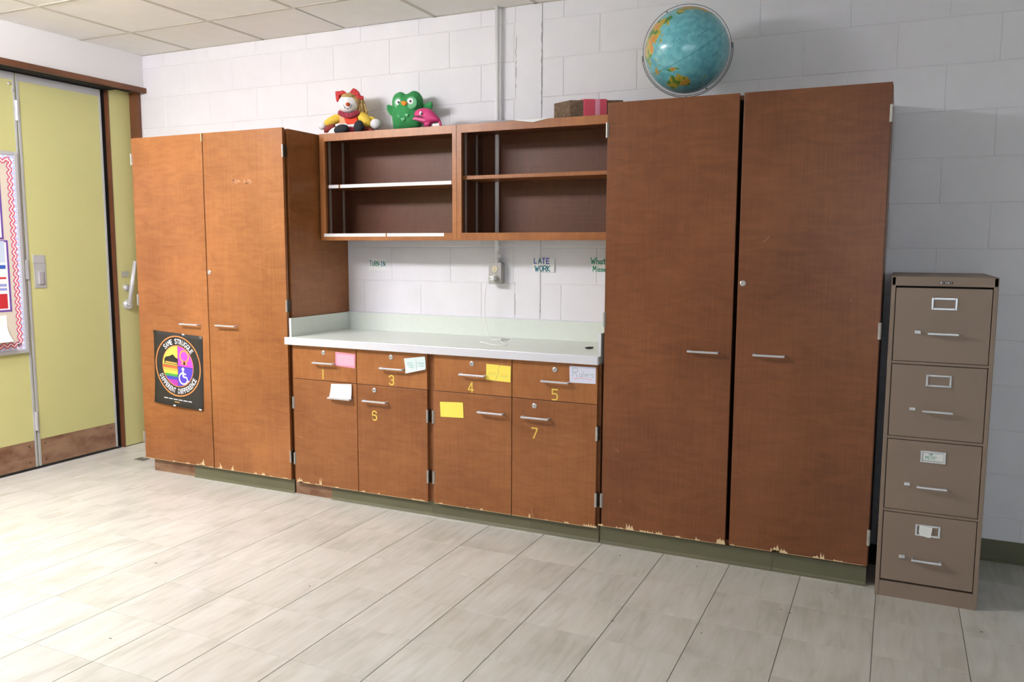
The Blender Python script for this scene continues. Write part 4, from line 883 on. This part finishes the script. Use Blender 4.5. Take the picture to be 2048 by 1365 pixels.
def face(u, v):
    y = hd.y-.05
    for _ in range(12):
        p = crop8([(u, v)], y)[0]; q = p-hd; d_ = max(0, 1-(q.x/.066)**2-(q.z/.0545)**2); y = .5*y+.5*(hd.y-.055*math.sqrt(d_)-.001)
    return Vector((p.x, y, p.z))
mo = MB().tube([face(640+i*20.5, 562+95*math.sin(PI*i/10)) for i in range(11)], .0011, 5)
for u, v in ((675, 632), (742, 660), (812, 626)): mo.tube([face(u-6, v-16), face(u+4, v+16)], .0012, 5)
mo.build('smile', BLACK, do)
co = MB()
for i in range(11):
    p = crop8([(580+i*38, 752+62*math.sin(PI*i/10))], DYY-.045-.02*math.sin(PI*i/10))[0]; co.ell(p, (.017, .014, .016), 10, 8)
co.build('collar', MAR, do, smooth=True)
MB().pillow(dens(crop8([(590, 800), (770, 770), (970, 800), (985, 1000), (960, 1120), (770, 1150), (580, 1110), (575, 950)], DYY)), NF, .05, 6).build('torso', PCH, do, smooth=True)
MB().pillow(dens(crop8([(670, 830), (770, 820), (940, 830), (975, 980), (850, 1010), (710, 1000)], DYY-.045)), NF, .012, 5).build('bib', ORR, do, smooth=True)
MB().pillow(dens(crop8([(560, 1010), (700, 985), (760, 1015), (930, 1000), (950, 1060), (780, 1090), (600, 1080)], DYY-.055)), NF, .012, 5).build('apron', WF, do, smooth=True)
def limb(name, pts, rad, m, n=12):
    P_ = smooth_path([crop8([(a, b)], y)[0] for a, b, y in pts], 4); k = len(P_); rr = []
    for i in range(k):
        t = i/(k-1)*(len(rad)-1); j = min(int(t), len(rad)-2); rr.append(rad[j]+(rad[j+1]-rad[j])*(t-j))
    return MB().tube(P_, rr, n).build(name, m, do, smooth=True)
limb('sleeve', [(600, 850, DYY), (480, 890, DYY-.005), (350, 950, DYY-.02), (235, 1000, DYY-.03)], [.018, .028, .025, .015], YLW)
limb('sleeve', [(960, 820, DYY), (1080, 850, DYY-.01), (1180, 960, DYY-.03), (1235, 1070, DYY-.04)], [.018, .035, .030, .018], YLW)
limb('sleeve', [(1180, 880, DYY-.01), (1360, 890, DYY-.01)], [.02, .008], YLW)
MB().ell(crop8([(165, 1045)], DYY-.035)[0], (.028, .022, .024), 16, 10).build('hand', WF, do, smooth=True); MB().ell(crop8([(1380, 1005)], DYY-.03)[0], (.034, .028, .030), 16, 10).build('hand', WF, do, smooth=True)
MB().pillow(dens(crop8([(240, 1070), (330, 1030), (450, 1010), (450, 1110), (350, 1180), (210, 1200)], DYY-.06)), NF, .02).build('trouser_leg', BRN, do, smooth=True)
MB().pillow(dens(crop8([(1100, 1060), (1240, 1080), (1340, 1140), (1300, 1230), (1120, 1230)], DYY-.05)), NF, .02).build('trouser_leg', BRN, do, smooth=True)
MB().pillow(dens(crop8([(700, 1090), (880, 1080), (890, 1230), (700, 1240)], DYY-.06)), NF, .02).build('skirt', MAR, do, smooth=True)
MB().pillow(dens(crop8([(290, 1250), (340, 1150), (440, 1080), (520, 1100), (500, 1260), (400, 1290)], DYY-.085)), NF, .02).build('sole', WF, do, smooth=True)
for q in (ellpts(600, 1125, 172, 112), ellpts(1000, 1065, 112, 150)):
    a = -.28 if q[0][0] < 900 else .12; cx, cy = (600, 1125) if q[0][0] < 900 else (1000, 1065)
    q = [(cx+(x-cx)*math.cos(a)-(y-cy)*math.sin(a), cy+(x-cx)*math.sin(a)+(y-cy)*math.cos(a)) for x, y in q]
    MB().pillow(crop8(q, DYY-.10), NF, .026, 6).build('shoe', BLK, do, smooth=True)
# --- brick wrapped in red cloth
br = thing('brick', 'rough brown brick with pink and red cloth wrapped round it by the right cupboard', 'brick', (-1.08, -.17, 2.074))
bc = at(1140, 228, -.235); ang = .62; BO = Vector((bc.x, -.235, 2.0755)); e1_ = Vector((math.cos(ang), math.sin(ang), 0)); e2_ = Vector((-math.sin(ang), math.cos(ang), 0))
def obox(o, ex, lx, ey, ly, lz, z0=0):
    vs = [o+ex*a*lx+ey*b*ly+Z_*(z0+c*lz) for c in (0, 1) for a, b in ((0, 0), (1, 0), (1, 1), (0, 1))]
    return MB().add(vs, [(0, 3, 2, 1), (4, 5, 6, 7), (0, 1, 5, 4), (1, 2, 6, 5), (2, 3, 7, 6), (3, 0, 4, 7)])
BRK = mat('brick_clay', (128, 104, 84), .95, bump=(180, .9), noise=((60, 60, 60), 4, 2), rgb2=(96, 78, 64))
# long face looks to the right front, end face to the left front
ea = Vector((math.cos(.42), math.sin(.42), 0)); eb = Vector((-math.cos(.12), math.sin(.55), 0)).normalized()
obox(BO, ea, .27, eb, .128, .090).build('clay_block', BRK, br, bevel=.004)
RC = cloth('cloth_red', (220, 88, 108)); RC2 = cloth('cloth_pink', (238, 160, 184))
for a0, a1, m_ in ((.068, .125, RC), (.125, .150, RC2), (.150, .185, RC)):
    obox(BO+ea*a0-(eb*.004), ea, a1-a0, eb, .136, .095, 0).build('wrap', m_, br, bevel=.003)
# --- loose papers on the cabinet top
vs = []; fs = []; n = 7
for i in range(n+1):
    t = i/n; y = -.272+.20*t; z = 2.0752+.046*max(0, t-.12)**1.1
    vs += [(-1.70+.02*t, y, z+.004*t), (-1.52, y+.004, z), (-1.37+.01*t, y-.006, 2.0752+(z-2.0752)*.62)]
for i in range(n): fs += [(3*i, 3*i+1, 3*i+4, 3*i+3), (3*i+1, 3*i+2, 3*i+5, 3*i+4)]
o = MB().add(vs, fs).build('paper_sheet', mat('grey_paper', (196, 196, 200), .8), smooth=True); sm = o.modifiers.new('thickness', 'SOLIDIFY'); sm.thickness = .0012; sm.offset = 1
tag(o, 'curled grey papers lying on the cabinet top beside the conduit', 'paper')
A_ = [at(1028, 237.5, UY), at(1066, 244.5, UY-.008), at(1098, 230.5, UY)]
o = MB().add([(A_[0].x, UY-.001, 2.0756), ((A_[0].x+A_[2].x)/2, UY-.003, 2.0756), (A_[2].x, UY-.001, 2.0756), (A_[2].x-.05, -.14, 2.098), (A_[0].x+.03, -.12, 2.096), (A_[1].x, UY-.008, A_[1].z)], [(0, 1, 2, 3, 4), (0, 5, 2, 1)])
o = o.build('paper_sheet', PAPER); sm = o.modifiers.new('thickness', 'SOLIDIFY'); sm.thickness = .0008; tag(o, 'white paper drooping over the front of the cabinet top', 'paper')
# --- small things elsewhere
p = at(474, 257, -.45); q = at(497, 257, -.45); z_ = 2.0725+.012
t = thing('glue_stick', 'small white stick with orange end on top of the left cupboard', 'glue stick', (p.x, -.45, 2.0725))
MB().tube([(p.x, -.46, z_), (p.x+(q.x-p.x)*.4, -.45, z_)], .012, 12).build('barrel', WHITE, t); MB().tube([(p.x+(q.x-p.x)*.4, -.45, z_), (q.x, -.44, z_)], .010, 12).build('cap', mat('orange_plastic', (226, 176, 110), .5), t)
p = atz(287, 918, .004); o = MB().box(p.x-.045, p.x+.035, p.y-.035, p.y+.02, .0002, .006).box(p.x-.03, p.x-.01, p.y-.02, p.y, .006, .008).build('floor_plate', mat('dull_metal', (128, 124, 116), .5, metal=.5), bevel=.002)
tag(o, 'small grey metal plate on the floor at the corner of the left cupboard', 'plate')
random.seed(21); mb = MB()
for u, v in ((312, 1127), (619, 1173), (1225, 1243), (1240, 1112), (1562, 1220), (1580, 1227), (1700, 1172), (1664, 1187), (1403, 1267), (221, 1278), (1963, 1265), (1394, 1134)):
    p = atz(u, v, 0); a = random.uniform(0, PI); d = Vector((math.cos(a), math.sin(a), 0))*random.uniform(.003, .008); n2 = Vector((-d.y, d.x, 0)).normalized()*.0018
    mb.add([p-d-n2+Z_*.0003, p+d-n2+Z_*.0003, p+d+n2+Z_*.0003, p-d+n2+Z_*.0003, p+Z_*.002], [(0, 1, 4), (1, 2, 4), (2, 3, 4), (3, 0, 4), (3, 2, 1, 0)])
o = stuff(mb.build('floor_debris', mat('debris', (60, 54, 46), .9))); tag(o, 'tiny dark specks of debris scattered over the floor tiles', 'debris')

# =================================================================== CEILING LIGHTS
LIT = mat('lit_diffuser', (251, 249, 255), .6, emit=LAMP); LIT2 = mat('lit_diffuser_weak', (251, 249, 255), .6, emit=LAMP*.12); OFF = mat('unlit_diffuser', (226, 226, 222), .5)
for i, (x0, x1, y0, y1, on) in enumerate(FIX):
    place = ('over the folding partition, nearer the block wall', 'over the folding partition, nearer the windows', 'above the counter, nearer the block wall', 'at mid room, nearer the windows', 'by the right wall, nearer the block wall', 'by the right wall, nearer the windows')[i]
    t = thing('ceiling_light', ('lit' if on else 'unlit')+' fluorescent ceiling panel '+place, 'ceiling light', ((x0+x1)/2, (y0+y1)/2, CEIL), 'fluorescent ceiling panels')
    cy = (y0+y1)/2; za, zb = CEIL-.05, CEIL-.15      # surface-mounted wraparound fitting
    bx('housing', WHITE, t, x0+.01, x1-.01, cy-.06, cy+.06, za, CEIL-.003)
    for a in (x0+.01, x1-.022): bx('end_cap', WHITE, t, a, a+.012, cy-.16, cy+.16, zb+.004, za-.01, bevel=.002)
    pr = [(cy-.07, za), (cy-.18, za-.04), (cy-.15, zb), (cy+.15, zb), (cy+.18, za-.04), (cy+.07, za)]; n = len(pr)
    MB().add([(x0+.022, q[0], q[1]) for q in pr]+[(x1-.022, q[0], q[1]) for q in pr], [tuple(range(n)), tuple(range(2*n-1, n-1, -1))]+[(q, (q+1) % n, n+(q+1) % n, n+q) for q in range(n)]).build('diffuser', (LIT if i == 0 else LIT2) if on else OFF, t)
